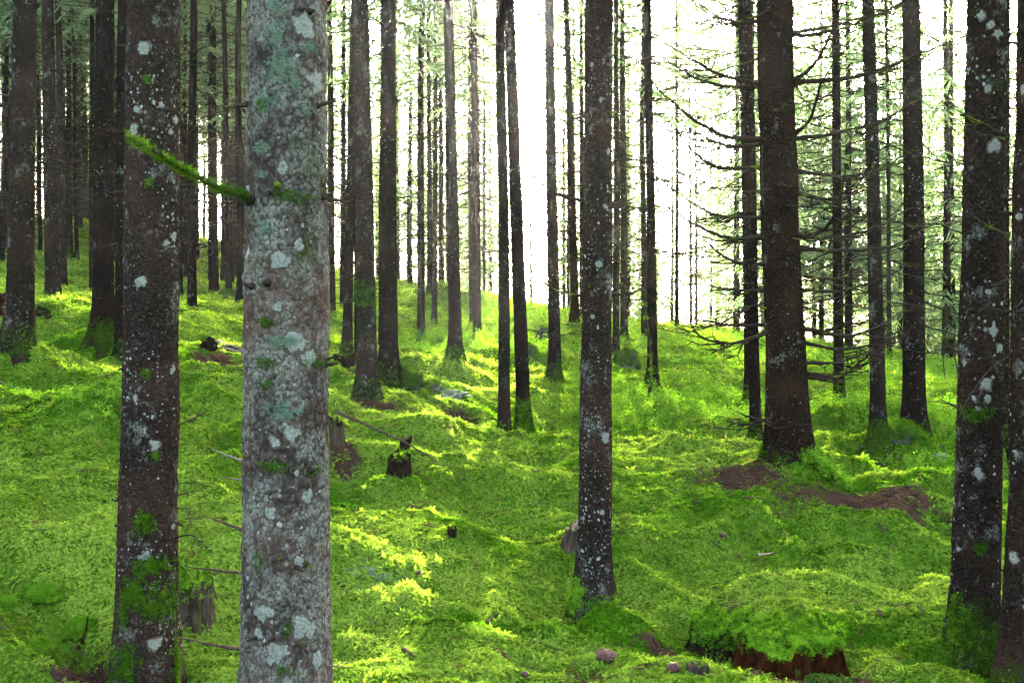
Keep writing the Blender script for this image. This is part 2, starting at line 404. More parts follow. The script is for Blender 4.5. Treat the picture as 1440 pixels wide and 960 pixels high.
def tps_fit(c, lam=.02):
    n = len(c); xy = c[:, :2]/10
    K = _phi(((xy[:, None]-xy[None])**2).sum(-1))+lam*np.eye(n)
    Pm = np.hstack([np.ones((n, 1)), xy]); A = np.block([[K, Pm], [Pm.T, np.zeros((3, 3))]])
    s = np.linalg.solve(A, np.concatenate([c[:, 2], np.zeros(3)])); return xy, s
TX, TS = tps_fit(ctrl)
def tps(x, y):
    x = np.asarray(x, float).ravel()/10; y = np.asarray(y, float).ravel()/10
    out = np.empty(len(x)); n = len(TX)
    for i in range(0, len(x), 40000):
        sl_ = slice(i, i+40000)
        r2 = (x[sl_, None]-TX[None, :, 0])**2+(y[sl_, None]-TX[None, :, 1])**2
        out[sl_] = _phi(r2)@TS[:n]+TS[n]+TS[n+1]*x[sl_]+TS[n+2]*y[sl_]
    return out
# hand placed hummocks and hollows: px, py, distance, radius x, radius y, height
BUMPS = [(130,605,7.5,.45,.5,.14),(838,885,5.45,.30,.26,.08),(690,560,11.3,.5,.5,.08),(640,500,14.3,.9,.7,.16),(600,600,9.0,.7,.5,.08),(560,690,7.4,.4,.3,.09),
         (650,740,6.7,.35,.28,.09),(690,770,6.3,.3,.2,.07),(480,700,7.2,.35,.35,-.06),(820,470,20,.8,.8,.22),(765,450,22,.9,.8,.25),(620,425,26,1.2,1.2,.35),
         (1000,540,14.5,.9,.7,.14),(1210,575,12,.5,.4,.14),(1290,600,10.1,.5,.35,.14),(1150,540,15,.8,.7,.12),(880,510,15.8,.7,.6,.1),(1270,770,6.5,.4,.3,.05),
         (720,745,6.8,.28,.16,-.10),(640,890,5.2,.3,.12,-.05),(130,870,4.95,.16,.14,-.13),(60,830,5.1,.22,.16,.06),(470,640,7.6,.22,.16,-.10),(1140,960,4.52,.34,.12,-.12),
         (270,780,5.3,.25,.22,.14),(1100,855,5.4,.45,.28,.10),(250,560,8.4,.4,.35,.1),(60,560,7.7,.4,.3,.08),(400,560,9,.6,.5,.08),(700,480,16,.8,.6,.15),(660,600,10.2,.5,.3,.07),
         (270,575,8.3,.18,.18,.12),(130,470,11.2,.6,.3,.12),(60,455,11.3,.4,.4,-.08),(440,470,13,.6,.5,.1),(1330,690,7.6,.5,.35,.06),(980,610,9.6,.6,.4,.06)]
BUMPW = [(*P(px, py, d)[:2], rx, ry, h) for (px, py, d, rx, ry, h) in BUMPS]
LITTER = [(1042,668,7.75,.30,.20),(1205,700,7.2,.50,.24),(1180,690,7.3,.2,.1),(1265,722,6.9,.2,.08),(925,893,5.25,.10,.06),(1140,955,4.55,.26,.10),(135,860,5.0,.13,.10),(110,905,4.75,.10,.06),(305,500,11.4,.22,.25),(330,480,12.3,.22,.3),
          (480,640,7.7,.13,.10),(490,520,11.2,.3,.2),(530,560,9.8,.28,.10),(1240,640,9.9,.2,.1),(740,742,6.8,.15,.05),(835,950,4.6,.09,.04),(650,555,11.3,.2,.2)]
LITW = [(*P(px, py, d)[:2], rx, ry) for (px, py, d, rx, ry) in LITTER]
FAR_Z = -7.0
TBASE = np.array([(*P(t_[0], t_[1], t_[3])[:2], t_[2]/F*t_[3]) for t_ in TREES if t_[7].get('id') != 'F1'] + [(*P(403, 480, 3.0)[:2], .25)])

def height_raw(x, y, detail=True):
    x = np.asarray(x, float); y = np.asarray(y, float); shp = x.shape; x = x.ravel(); y = y.ravel()
    r = np.hypot(x, y)
    wf = smooth(46, 75, r)
    z = np.zeros_like(x); near = wf < 1
    if near.any(): z[near] = tps(x[near], y[near])
    z = z*(1-wf)+(FAR_Z+2.5*vnoise(x/90, y/90, seed=5))*wf
    if detail:
        a = smooth(0, .5, 1-wf)
        wx = x+.25*vnoise(x*1.3, y*1.3, seed=31); wy = y+.25*vnoise(x*1.3+9, y*1.3, seed=32)
        b = 1-np.abs(fbm(wx*.75, wy*.95, seed=3, octv=3))*2.0        # rounded hummocks with creases between
        z = z+a*(.215*b-.09)
        ph = z/.30+.9*fbm(x*.5, y*.5, seed=61, octv=3)
        z = z+a*.048*np.sin(2*np.pi*ph)*smooth(-.25, .35, fbm(x*.9, y*.9, seed=62, octv=2))*smooth(2.5, -.5, x)
        z = z+a*.10*fbm(wx*2.3, wy*3.0, seed=8, octv=3)
        rr = np.minimum(1, 18/(r+1e-3))
        c = np.abs(vnoise(wx*6.5, wy*7.5, seed=12))
        z = z+a*rr*(.030*c+.014*vnoise(x*19, y*19, seed=13))
        for (bx, by, rx, ry, h) in BUMPW:
            m = (np.abs(x-bx) < 3*rx) & (np.abs(y-by) < 3*ry)
            if m.any():
                q = ((x[m]-bx)/rx)**2+((y[m]-by)/ry)**2
                z[m] += h*np.exp(-q*1.3)*(1+.35*vnoise(x[m]*7, y[m]*7, seed=44))
        for (bx, by, dm) in TBASE:                                    # little skirt of moss at each trunk foot
            m = (np.abs(x-bx) < 1) & (np.abs(y-by) < 1)
            if m.any():
                q = np.hypot(x[m]-bx, y[m]-by)/dm
                z[m] += .085*np.exp(-(q/1.25)**2)
    return z.reshape(shp)

FEET = np.array([P(t_[0], t_[1]+3, t_[3]) for t_ in TREES if t_[7].get('id') != 'F1' and t_[3] < 20])
FEET_RES = FEET[:, 2]-.022-height_raw(FEET[:, 0], FEET[:, 1])
def height(x, y):
    x = np.asarray(x, float); y = np.asarray(y, float); z = height_raw(x, y)
    w_ = np.full(x.shape, .12); c_ = np.zeros(x.shape)
    for (fx, fy, fz), r_ in zip(FEET, FEET_RES):
        sg = .40+.045*fy
        g_ = np.exp(-(((x-fx)**2+(y-fy)**2)/(sg*sg))); w_ = w_+g_; c_ = c_+g_*r_*1.12
    return z+c_/w_

def litter_mask(x, y):
    m = np.zeros_like(x)
    nz = .8*fbm(x*4, y*5, seed=77, octv=4)
    for (bx, by, rx, ry) in LITW:
        q = np.sqrt(((x-bx)/rx)**2+((y-by)/ry)**2)
        m = np.maximum(m, smooth(1.25, .75, q+nz))
    return m
def gz(x, y): return float(height(np.array([x]), np.array([y]))[0])
def onground(px, py, d):
    p = P(px, py, d); p[2] = gz(p[0], p[1]); return p
def hit(px, py, d0=2.5, d1=60):
    """where the view ray through a pixel first meets the ground"""
    d = np.arange(d0, d1, .02); X = (px-720)/F*d; Z = CAMZ+(480-py)/F*d
    h = height(X, d); k = np.argmax(h >= Z)
    return np.array([X[k], d[k], h[k]])

az = np.radians(np.concatenate([np.arange(-180, -44, 4.0), np.arange(-44, 44, .24), np.arange(44, 180, 4.0)]))
rad = [.4]
while rad[-1] < 1500:
    r_ = rad[-1]; rad.append(r_*(1.0055 if 2.2 < r_ < 34 else 1.05 if r_ < 2.2 else 1.02 if r_ < 80 else 1.12))
rad = np.array(rad)
RR, AA = np.meshgrid(rad, az, indexing='ij')
GX, GY = RR*np.sin(AA), RR*np.cos(AA)
GZ = height(GX, GY)
nr, na = GX.shape
V = np.stack([GX, GY, GZ], -1).reshape(-1, 3)
V = np.vstack([V, [[0, 0, gz(0, 0)]]])
i = np.arange(nr-1)[:, None]*na; j = np.arange(na)[None]; j2 = (j+1) % na
Q = np.stack([i+j, i+na+j, i+na+j2, i+j2], -1).reshape(-1, 4)[:, ::-1]
jj = np.arange(na); T0 = np.stack([np.full(na, nr*na), (jj+1) % na, jj], 1)
gm = new_mesh('ground', V, [Q, T0], [M['ground']])
at = gm.attributes.new('litter', 'FLOAT', 'POINT'); at.data.foreach_set('value', litter_mask(V[:, 0], V[:, 1]).astype(np.float32))
tag(link('ground', gm), kind='structure')

# ------------------------------------------------------------------ moss sprigs and herbs, scattered over the ground
def frond(mb, base, d, L, rise, droop, wdt, npairs, jit=.2):
    """one feathery moss frond: a curved stalk carrying pairs of leaflets"""
    side = np.array([-d[1], d[0], 0.])
    V = []; T = []
    for k in range(npairs):
        s = (k+.6)/npairs
        p = base+d*L*s+np.array([0, 0, rise*s-droop*s*s])
        wl = wdt*math.sin(math.pi*(.25+.75*s))*(1+random.uniform(-jit, jit))
        dz = random.uniform(-.25, .35)*wl
        for sg in (-1, 1):
            tip = p+side*sg*wl+d*wl*.6+np.array([0, 0, dz])
            b0 = p-d*wl*.28; b1 = p+d*wl*.42
            n = len(V); V += [b0, b1, tip]; T.append((n, n+1, n+2) if sg > 0 else (n+1, n, n+2))
    n = len(V); tip = base+d*L*1.08+np.array([0, 0, rise-droop*1.1]); e = base+d*L*.8+np.array([0, 0, rise*.8-droop*.64])
    V += [e+side*wdt*.2, e-side*wdt*.2, tip]; T.append((n, n+1, n+2))
    mb.add(V, None, T)
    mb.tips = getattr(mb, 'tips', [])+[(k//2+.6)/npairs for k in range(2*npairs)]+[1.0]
def sprig(seed, nf, npairs, L=.035, rise=(.012, .03)):
    random.seed(seed); mb = MB()
    for k in range(nf):
        a = k*2.399+random.uniform(-.4, .4); d = np.array([math.cos(a), math.sin(a), 0])
        l = L*random.uniform(.65, 1.25)
        frond(mb, np.array([random.uniform(-.01, .01), random.uniform(-.01, .01), 0.]), d, l, random.uniform(*rise), random.uniform(.2, .7)*l*.5, l*.26, npairs)
    return mb
def herb(seed):
    random.seed(seed); mb = MB()
    for k in range(6):
        a = k*2.4+random.random(); ln = random.uniform(.04, .09); bx = np.array([random.uniform(-.04, .04), random.uniform(-.04, .04), 0])
        tp = bx+np.array([math.cos(a)*.03, math.sin(a)*.03, ln])
        for q in range(7):
            s = .35+.65*q/6; p = bx+(tp-bx)*s; b = q*2.4+random.random(); l = random.uniform(.012, .02)
            d = np.array([math.cos(b), math.sin(b), random.uniform(.1, .6)]); sd = np.array([-d[1], d[0], 0])*.42
            mb.add([p, p+(d+sd)*l*.5, p+d*l, p+(d-sd)*l*.5], [[0, 1, 2, 3]])
        mb.add([bx+[.0012, 0, 0], bx-[.0012, 0, 0], tp], None, [[0, 1, 2]])
    return mb

def src_coll(name, meshes):
    col = bpy.data.collections.new(name)
    for k, me in enumerate(meshes):
        o = bpy.data.objects.new('%s_%02d' % (name, k), me); col.objects.link(o)
    return col
def scatter(name, pts, rot, scl, pick, tint, col, kind_label):
    me = bpy.data.meshes.new(name); me.vertices.add(len(pts)); me.vertices.foreach_set('co', pts.astype(np.float32).ravel())
    for nm, ty, arr in (('rot', 'FLOAT_VECTOR', rot), ('scl', 'FLOAT', scl), ('pick', 'INT', pick), ('tint', 'FLOAT', tint)):
        a_ = me.attributes.new(nm, ty, 'POINT')
        a_.data.foreach_set('vector' if ty == 'FLOAT_VECTOR' else 'value', np.ascontiguousarray(arr, np.int32 if ty == 'INT' else np.float32).ravel())
    o = link(name, me)
    g = bpy.data.node_groups.new(name+'_scatter', 'GeometryNodeTree')
    g.interface.new_socket('Geometry', in_out='INPUT', socket_type='NodeSocketGeometry')
    g.interface.new_socket('Geometry', in_out='OUTPUT', socket_type='NodeSocketGeometry')
    N = g.nodes.new; gi, go = N('NodeGroupInput'), N('NodeGroupOutput')
    ci = N('GeometryNodeCollectionInfo'); ci.inputs[0].default_value = col; ci.inputs[1].default_value = True; ci.inputs[2].default_value = True
    iop = N('GeometryNodeInstanceOnPoints'); iop.inputs['Pick Instance'].default_value = True
    def na_(nm, ty):
        x = N('GeometryNodeInputNamedAttribute'); x.data_type = ty; x.inputs[0].default_value = nm; return x.outputs[0]
    L = g.links.new
    L(gi.outputs[0], iop.inputs['Points']); L(ci.outputs[0], iop.inputs['Instance'])
    L(na_('pick', 'INT'), iop.inputs['Instance Index'])
    e2r = N('FunctionNodeEulerToRotation'); L(na_('rot', 'FLOAT_VECTOR'), e2r.inputs[0]); L(e2r.outputs[0], iop.inputs['Rotation'])
    L(na_('scl', 'FLOAT'), iop.inputs['Scale']); L(iop.outputs[0], go.inputs[0])
    md = o.modifiers.new('scatter', 'NODES'); md.node_group = g
    tag(o, kind='stuff', **({'label': kind_label[0], 'cat': kind_label[1]}))
    return o
def tilt(nrm, yaw):
    c, s = np.cos(-yaw), np.sin(-yaw)
    nx = c*nrm[:, 0]-s*nrm[:, 1]; ny = s*nrm[:, 0]+c*nrm[:, 1]
    return np.stack([-np.arcsin(np.clip(ny, -1, 1)), np.arctan2(nx, nrm[:, 2]), yaw], 1)
def gnormal(x, y, e=.02):
    zx = (height(x+e, y)-height(x-e, y))/(2*e); zy = (height(x, y+e)-height(x, y-e))/(2*e)
    n = np.stack([-zx, -zy, np.ones_like(zx)], 1); return n/np.linalg.norm(n, axis=1)[:, None]

def wedge(r0, r1, dens, half=math.radians(34)):
    n = int(half*(r1*r1-r0*r0)*dens)
    r = np.sqrt(rng.uniform(r0*r0, r1*r1, n)); a = rng.uniform(-half, half, n)
    return r*np.sin(a), r*np.cos(a)
xs, ys, ss, pk = [], [], [], []
for (r0, r1, dens, s0, lod) in ((2.2, 5.5, 3000, .85, 0), (5.5, 8.5, 2000, .95, 0), (8.5, 13, 1050, 1.2, 0), (13, 20, 300, 1.9, 1), (20, 34, 110, 3.0, 1), (34, 52, 30, 5.5, 1)):
    x, y = wedge(r0, r1, dens); xs.append(x); ys.append(y)
    ss.append(s0*rng.uniform(.6, 1.35, len(x))); pk.append(rng.integers(0, 5, len(x)) if lod == 0 else rng.integers(5, 8, len(x)))
xs, ys, ss, pk = map(np.concatenate, (xs, ys, ss, pk))
lm = litter_mask(xs, ys)
bare = fbm(xs*1.7, ys*1.7, seed=91, octv=4)
keep = (rng.random(len(xs)) > lm*.93)
wx_ = xs+.25*vnoise(xs*1.3, ys*1.3, seed=31); wy_ = ys+.25*vnoise(xs*1.3+9, ys*1.3, seed=32)
crease = smooth(.16, -.22, 1-np.abs(fbm(wx_*.75, wy_*.95, seed=3, octv=3))*2.0)
keep &= rng.random(len(xs)) > .75*np.maximum(crease, smooth(.42, .62, bare))
for (bx, by, dm) in TBASE: keep &= np.hypot(xs-bx, ys-by) > dm*.5
xs, ys, ss, pk, bare = xs[keep], ys[keep], ss[keep], pk[keep], bare[keep]
zs = height(xs, ys); nm = gnormal(xs, ys, .05)
nm = nm+rng.normal(0, .22, nm.shape); nm /= np.linalg.norm(nm, axis=1)[:, None]
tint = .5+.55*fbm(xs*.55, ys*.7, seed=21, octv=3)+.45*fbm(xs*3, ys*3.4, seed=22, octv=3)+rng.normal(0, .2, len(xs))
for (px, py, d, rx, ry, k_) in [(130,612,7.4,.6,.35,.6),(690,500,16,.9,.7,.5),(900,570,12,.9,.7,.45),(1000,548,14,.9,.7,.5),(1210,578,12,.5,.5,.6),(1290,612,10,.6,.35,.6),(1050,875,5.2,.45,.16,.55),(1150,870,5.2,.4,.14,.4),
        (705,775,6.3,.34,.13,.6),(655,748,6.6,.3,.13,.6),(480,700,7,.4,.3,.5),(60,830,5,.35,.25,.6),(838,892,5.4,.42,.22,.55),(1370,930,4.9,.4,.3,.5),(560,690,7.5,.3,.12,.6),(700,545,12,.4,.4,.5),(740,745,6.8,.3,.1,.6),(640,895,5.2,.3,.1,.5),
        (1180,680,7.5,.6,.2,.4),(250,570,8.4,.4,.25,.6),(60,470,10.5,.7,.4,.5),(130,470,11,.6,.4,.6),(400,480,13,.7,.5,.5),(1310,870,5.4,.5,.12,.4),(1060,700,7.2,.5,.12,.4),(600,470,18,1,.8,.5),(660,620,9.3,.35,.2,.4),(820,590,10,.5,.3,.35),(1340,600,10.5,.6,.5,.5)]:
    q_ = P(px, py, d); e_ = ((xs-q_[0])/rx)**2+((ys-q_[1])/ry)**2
    tint = tint-1.25*k_*np.exp(-e_)*(1+.6*vnoise(xs*5, ys*5, seed=71))  # shade of hollows and mounds painted into the moss tint, patch by patch
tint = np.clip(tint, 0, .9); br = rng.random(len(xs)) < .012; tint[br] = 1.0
ss = ss*(1+.3*vnoise(xs*2.5, ys*2.5, seed=23))
msrc = []
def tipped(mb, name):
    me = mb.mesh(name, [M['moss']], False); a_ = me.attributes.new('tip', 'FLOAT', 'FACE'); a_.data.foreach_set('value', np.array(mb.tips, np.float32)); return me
for k in range(5):
    msrc.append(tipped(sprig(100+k, 9, 6, .042, (.010, .032)), 'moss_sprig'))
for k in range(3):
    msrc.append(tipped(sprig(200+k, 8, 3, .042, (.010, .034)), 'moss_tuft'))
random.seed(7)
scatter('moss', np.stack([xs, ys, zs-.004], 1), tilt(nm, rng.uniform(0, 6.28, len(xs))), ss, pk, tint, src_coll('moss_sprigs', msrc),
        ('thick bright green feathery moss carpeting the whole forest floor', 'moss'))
print('moss sprigs', len(xs))
# blueberry like herbs in some hollows
hx, hy = [], []
for (px, py, d, rx, ry, n) in [(920,560,12.8,1.1,.8,420),(1000,545,14.2,1.0,.9,420),(1130,560,13,1,.9,300),(1330,575,11.5,.9,1.,420),(1230,570,12.2,.6,.6,200),(1300,620,9.6,.6,.3,150),
                               (600,470,18,1.2,1.2,260),(690,470,17,1.2,1.2,260),(1400,560,14,1.5,1.5,320),(980,490,21,3,3,700),(800,470,22,2.5,2.5,420),(1150,515,21,3,2.5,600),(1330,540,20,3,2.5,500),(620,430,25,3,3,300),(860,520,14.5,.7,.7,160),(1190,520,17,1.5,1.5,320),
                               (1350,800,6.2,.3,.2,40),(1060,870,5.3,.28,.1,40),(150,610,7.4,.3,.2,90)]:
    p = P(px, py, d); n = int(n*.6); x = rng.normal(p[0], rx*.6, n); y = rng.normal(p[1], ry*.6, n); hx.append(x); hy.append(y)
hx, hy = np.concatenate(hx), np.concatenate(hy)
hn = gnormal(hx, hy, .1)+rng.normal(0, .2, (len(hx), 3)); hn /= np.linalg.norm(hn, axis=1)[:, None]
scatter('ground_cover', np.stack([hx, hy, height(hx, hy)], 1), tilt(hn, rng.uniform(0, 6.28, len(hx))), rng.uniform(1.0, 1.9, len(hx))*np.clip(hy/9, .6, 2.0), rng.integers(0, 3, len(hx)),
        rng.random(len(hx)), src_coll('herbs', [herb(300+k).mesh('herb', [M['herb']], False) for k in range(3)]),
        ('low leafy blueberry like herbs growing in patches through the moss', 'ground cover'))
# fallen needles and twig crumbs on the bare patches
lx, ly = [], []
for (bx, by, rx, ry) in LITW:
    n = int(2600*rx*ry*3)+25; lx.append(rng.normal(bx, rx*.6, n)); ly.append(rng.normal(by, ry*.6, n))
n_lit = sum(map(len, lx)); x, y = wedge(3.5, 11, 12); lx.append(x); ly.append(y)
lx, ly = np.concatenate(lx), np.concatenate(ly)
def crumb(seed):
    random.seed(seed); mb = MB()
    for k in range(5):
        a = random.uniform(0, 6.28); l = random.uniform(.01, .05); c = np.array([random.uniform(-.03, .03), random.uniform(-.03, .03), random.uniform(.004, .015)])
        d = np.array([math.cos(a), math.sin(a), random.uniform(-.2, .3)])*l
        mb.tube([c-d, c+d*.1+[0, 0, .003], c+d], [.0012, .0016, .0008], 4)
    return mb
scatter('needle_litter', np.stack([lx, ly, height(lx, ly)+np.where(np.arange(len(lx)) < n_lit, 0, .018)], 1), tilt(gnormal(lx, ly), rng.uniform(0, 6.28, len(lx))), rng.uniform(.6, 1.3, len(lx))*np.where(np.arange(len(lx)) < n_lit, 1, rng.uniform(.5, 1.6, len(lx))), rng.integers(0, 3, len(lx)), rng.random(len(lx)),
        src_coll('crumbs', [crumb(400+k).mesh('crumb', [M['litter']]) for k in range(3)]), ('brown fallen needles and twig crumbs lying on bare patches among the moss', 'litter'))

# realised sprigs for moss that belongs to a thing
_SP = []
for k in range(4):
    mb = sprig(500+k, 6, 3, .03, (.01, .03)); _SP.append((np.vstack(mb.V), np.vstack(mb.T)))
def sprig_mesh(name, pts, nrm, size, m, tint0=.5, tintv=.3):
    pts = np.asarray(pts, float); nrm = np.asarray(nrm, float); nrm = nrm/(np.linalg.norm(nrm, axis=1)[:, None]+1e-9)
    Vs, Ts, tn = [], [], []; n0 = 0
    for p, n in zip(pts, nrm):
        a = rng.uniform(0, 6.28); ref = np.array([math.cos(a), math.sin(a), .13]); u = np.cross(n, ref); u /= np.linalg.norm(u)+1e-9; v = np.cross(n, u)
        S, T = _SP[rng.integers(4)]; s = size*rng.uniform(.6, 1.4)
        Vs.append(p+s*(S[:, :1]*u+S[:, 1:2]*v+S[:, 2:]*n)); Ts.append(T+n0); n0 += len(S); tn.append(np.full(len(T), np.clip(tint0+tintv*rng.normal(), 0, 1)))
    me = new_mesh(name, np.vstack(Vs), [np.vstack(Ts)], [m], None, False)
    a_ = me.attributes.new('tint', 'FLOAT', 'FACE'); a_.data.foreach_set('value', np.concatenate(tn).astype(np.float32))
    return me

# ------------------------------------------------------------------ trunks, branches, crowns
class Trunk:
    """axis and radius of a trunk in local coordinates (origin at the foot)"""
    def __init__(s, lean, r, H, flare=.45, roots=5, seed=0, amp=.004, rootlen=.9, wob=.012):
        s.lean = np.array(lean, float); s.r = r; s.H = H; s.flare = flare; s.roots = roots; s.seed = seed; s.amp = amp; s.rl = rootlen; s.wob = wob
    def axis(s, h):
        h = np.asarray(h, float)
        w1 = s.wob*np.clip(h, 0, 3)*vnoise(h*.35+s.seed*3.1, h*0+.5, seed=s.seed); w2 = s.wob*np.clip(h, 0, 3)*vnoise(h*.35+s.seed*7.7, h*0+2.5, seed=s.seed+50)
        return np.stack([s.lean[0]*h+w1, s.lean[1]*h+w2, h], -1)
    def radius(s, h):
        h = np.asarray(h, float)
        t_ = np.clip(h/s.H, 0, 1)
        return s.r*(1.06*(1-t_)**.85+.02)
    def surf(s, h, a):
        """surface point(s) at height h and angle a"""
        h = np.asarray(h, float); a = np.asarray(a, float)
        R = s.radius(h)
        fl = np.exp(-np.maximum(h, -.3)/(s.r*2.0+.03))
        lob = .5+.5*np.cos(s.roots*a+s.seed+1.3*np.sin(a*2+s.seed))
        R = R*(1+s.flare*fl*(.45+1.1*s.rl*lob))
        ax = s.axis(h)
        x, y = np.cos(a), np.sin(a)
        k = 1/max(s.r, .05)
        sd = s.seed*5.3
        if s.amp > 0:
            px_, py_, pz_ = x*s.r+sd, y*s.r, h
            d1 = fbm(px_*38, py_*38, pz_*22, seed=s.seed, octv=4, gain=.6)
            d2 = vnoise(px_*7, py_*7, pz_*3, seed=s.seed+9)
            pl = np.abs(vnoise(px_*60, py_*60, pz_*34, seed=s.seed+17))
            R = R+s.amp*(d1*1.0+pl*.8)+s.r*.05*d2
        return ax+np.stack([R*x, R*y, np.zeros_like(R)], -1)
    def mesh(s, name, m, cell, hvis):
        k = int(np.clip(2*np.pi*s.r/cell, 8, 190)); n1 = int(np.clip(hvis/(cell*1.3), 8, 520))
        hs = np.concatenate([np.linspace(-.25, 0, 5)[:-1], np.linspace(0, hvis, n1), np.linspace(hvis, s.H, 16)[1:]])
        a = np.arange(k)*2*np.pi/k
        A, Hh = np.meshgrid(a, hs)
        Vv = s.surf(Hh, A).reshape(-1, 3); n = len(hs)
        i = np.arange(n-1)[:, None]*k; j = np.arange(k)[None]; j2 = (j+1) % k
        Qq = np.stack([i+j, i+j2, i+k+j2, i+k+j], -1).reshape(-1, 4)
        return new_mesh(name, Vv, [Qq], [m])

def add_branch(mb, path, r0, twigs=6, tl=.3, k=6, jit=.012, fine=2, m=0, up=.15):
    """a dead branch: wavering main stem with alternate side twigs, each with a few finer twiglets"""
    pts = spline(path, max(6, 4*len(path)))
    ln = np.linalg.norm(np.diff(pts, axis=0), axis=1).sum()
    pts[1:] += np.random.default_rng(random.randrange(10**6)).normal(0, jit*ln*.25, pts[1:].shape)
    n = len(pts); rr = r0*(1-.82*np.linspace(0, 1, n)**.8)
    rr = rr*(1+.15*np.sin(np.arange(n)*2.1+random.random()*6))
    rr[0] *= 1.5
    mb.tube(pts, rr, k, m)
    for q in range(twigs):
        s = random.uniform(.25, .97); i_ = min(n-2, int(s*(n-1))); p = pts[i_]; d = pts[i_+1]-pts[i_]; d /= np.linalg.norm(d)+1e-9
        sd = np.cross(d, [0, 0, 1.]); sd /= np.linalg.norm(sd)+1e-9
        sg = 1 if q % 2 else -1
        dr = d*random.uniform(.5, 1.1)+sd*sg*random.uniform(.5, 1.0)+np.array([0, 0, random.uniform(-.35, up)])
        dr /= np.linalg.norm(dr); l = tl*random.uniform(.4, 1.1)*(1.15-s*.6)
        e = p+dr*l+np.array([0, 0, .12*l]); mid = p+dr*l*.5-np.array([0, 0, .06*l])
        tp = spline([p, mid, e], 5); mb.tube(tp, rr[i_]*.5*np.linspace(1, .35, 5)+.0006, 4, m, False)
        for f in range(fine):
            u = random.uniform(.3, .9); pp = tp[int(u*4)]; dd = dr+np.array([random.uniform(-.9, .9), random.uniform(-.9, .9), random.uniform(-.6, .4)]); dd /= np.linalg.norm(dd)
            mb.tube([pp, pp+dd*l*.2, pp+dd*l*.42+[0, 0, .02*l]], [rr[i_]*.28+.0005, rr[i_]*.2+.0004, .0005], 3, m, False)
    return pts

def auto_branches(tr, h0, h1, step, lmin, lmax, each, sink, r=.006, fine=1, az_bias=None):
    """whorls of bare branches between two heights; sink(path) receives every path"""
    h = h0
    while h < h1:
        a0 = random.uniform(0, 6.28)
        for q in range(each):
            if random.random() < .3: continue
            a = a0+q*2*math.pi/each+random.uniform(-.4, .4); hh = h+random.uniform(-.06, .06)
            l = random.uniform(lmin, lmax)
            d = np.array([math.cos(a), math.sin(a), 0]); s = tr.axis(hh)+d*tr.radius(hh)*.8
            dr = random.uniform(.15, .55)
            sink([s, s+d*l*.35-np.array([0, 0, dr*l*.25]), s+d*l*.7-np.array([0, 0, dr*l*.25]), s+d*l+np.array([0, 0, random.uniform(-.05, .22)*l])], r*(.6+.5*l), l)
        h += step*random.uniform(.7, 1.4)

def crown_mesh(seed, H, R, wh, per, dens, hang=.5, top_sparse=False, needle=(.075, .022), shape=.75):
    """spruce crown: drooping boughs with hanging twigs clothed in needle sprays"""
    random.seed(seed); g = np.random.default_rng(seed); mb = MB(); tint = []
    LV, LT = [], []; h = 0.0
    while h < H-.25:
        rel = h/H; l0 = R*(1-rel)**shape*(1 if rel > .12 else .6+3.3*rel)
        a0 = g.uniform(0, 6.28)
        for q in range(per):
            a = a0+q*2*math.pi/per+g.uniform(-.35, .35); l = l0*g.uniform(.6, 1.15); d = np.array([math.cos(a), math.sin(a), 0])
            s = np.array([0, 0, h+g.uniform(-.12, .12)])
            dz = g.uniform(.15, .45)
            path = spline([s, s+d*l*.35+[0, 0, .02*l-dz*.15*l], s+d*l*.7-[0, 0, dz*.55*l], s+d*l-[0, 0, dz*.55*l]], 8)
            mb.tube(path, np.linspace(.016, .004, 8)*(.5+.5*l/R), 3, 0, False)
            nt_ = max(4, int(l/.055*dens)); clump = g.uniform(-.25, .25)
            for k in range(nt_):
                u = .18+.82*(k+g.random())/nt_; f = u*7; i_ = min(6, int(f)); p = path[i_]+(path[i_+1]-path[i_])*(f-i_)
                sd = np.array([-d[1], d[0], 0])*(1 if k % 2 else -1)
                tl_ = l*.34*(1.1-.75*u)*g.uniform(.5, 1.2)+.08
                dr = d*g.uniform(.35, .8)+sd*g.uniform(.5, 1)-np.array([0, 0, hang*g.uniform(.3, 1.4)]); dr /= np.linalg.norm(dr)
                nn = max(4, int(tl_/.022))
                uu = (np.arange(nn)+g.random(nn))/nn
                c = p+dr*(tl_*uu)[:, None]-np.array([0, 0, 1.])*(.25*hang*tl_*uu**2)[:, None]
                dd = dr+g.normal(0, .42, (nn, 3)); dd /= np.linalg.norm(dd, axis=1)[:, None]
                sw = np.cross(dd, g.normal(0, 1, (nn, 3))); sw /= np.linalg.norm(sw, axis=1)[:, None]+1e-9
                L_ = needle[0]*g.uniform(.7, 1.5, nn)[:, None]; W_ = needle[1]*g.uniform(.7, 1.4, nn)[:, None]
                quad = np.stack([c-dd*L_*.5, c+sw*W_*.5, c+dd*L_*.5, c-sw*W_*.5], 1)
                LV.append(quad.reshape(-1, 3)); LT.append(np.clip(.45+clump+g.normal(0, .16)+g.normal(0, .1, nn), 0, 1))
        h += wh*g.uniform(.75, 1.3)
    nb = mb.n; L = np.vstack(LV); q = np.arange(len(L)).reshape(-1, 4)
    nbf = sum(len(x) for x in mb.Q)+sum(len(x) for x in mb.T)
    mb.add(L, q, None, 1)
    me = mb.mesh('crown', [M['twig'], M['needles']], False)
    tn = np.full(len(me.polygons), .3, np.float32); tn[nbf:] = np.concatenate(LT)
    a_ = me.attributes.new('tint', 'FLOAT', 'FACE'); a_.data.foreach_set('value', tn)
    return me
print('crowns ...')
CROWN_HIGH = [crown_mesh(600+k, 9.5, 1.75, .42, 5, .62, .6, needle=(.09, .028)) for k in range(4)]          # canopy of the tall stand
CROWN_FULL = [crown_mesh(620+k, 12.0, 2.3, .38, 6, .68, .8, needle=(.10, .028)) for k in range(4)]          # clothed almost to the ground
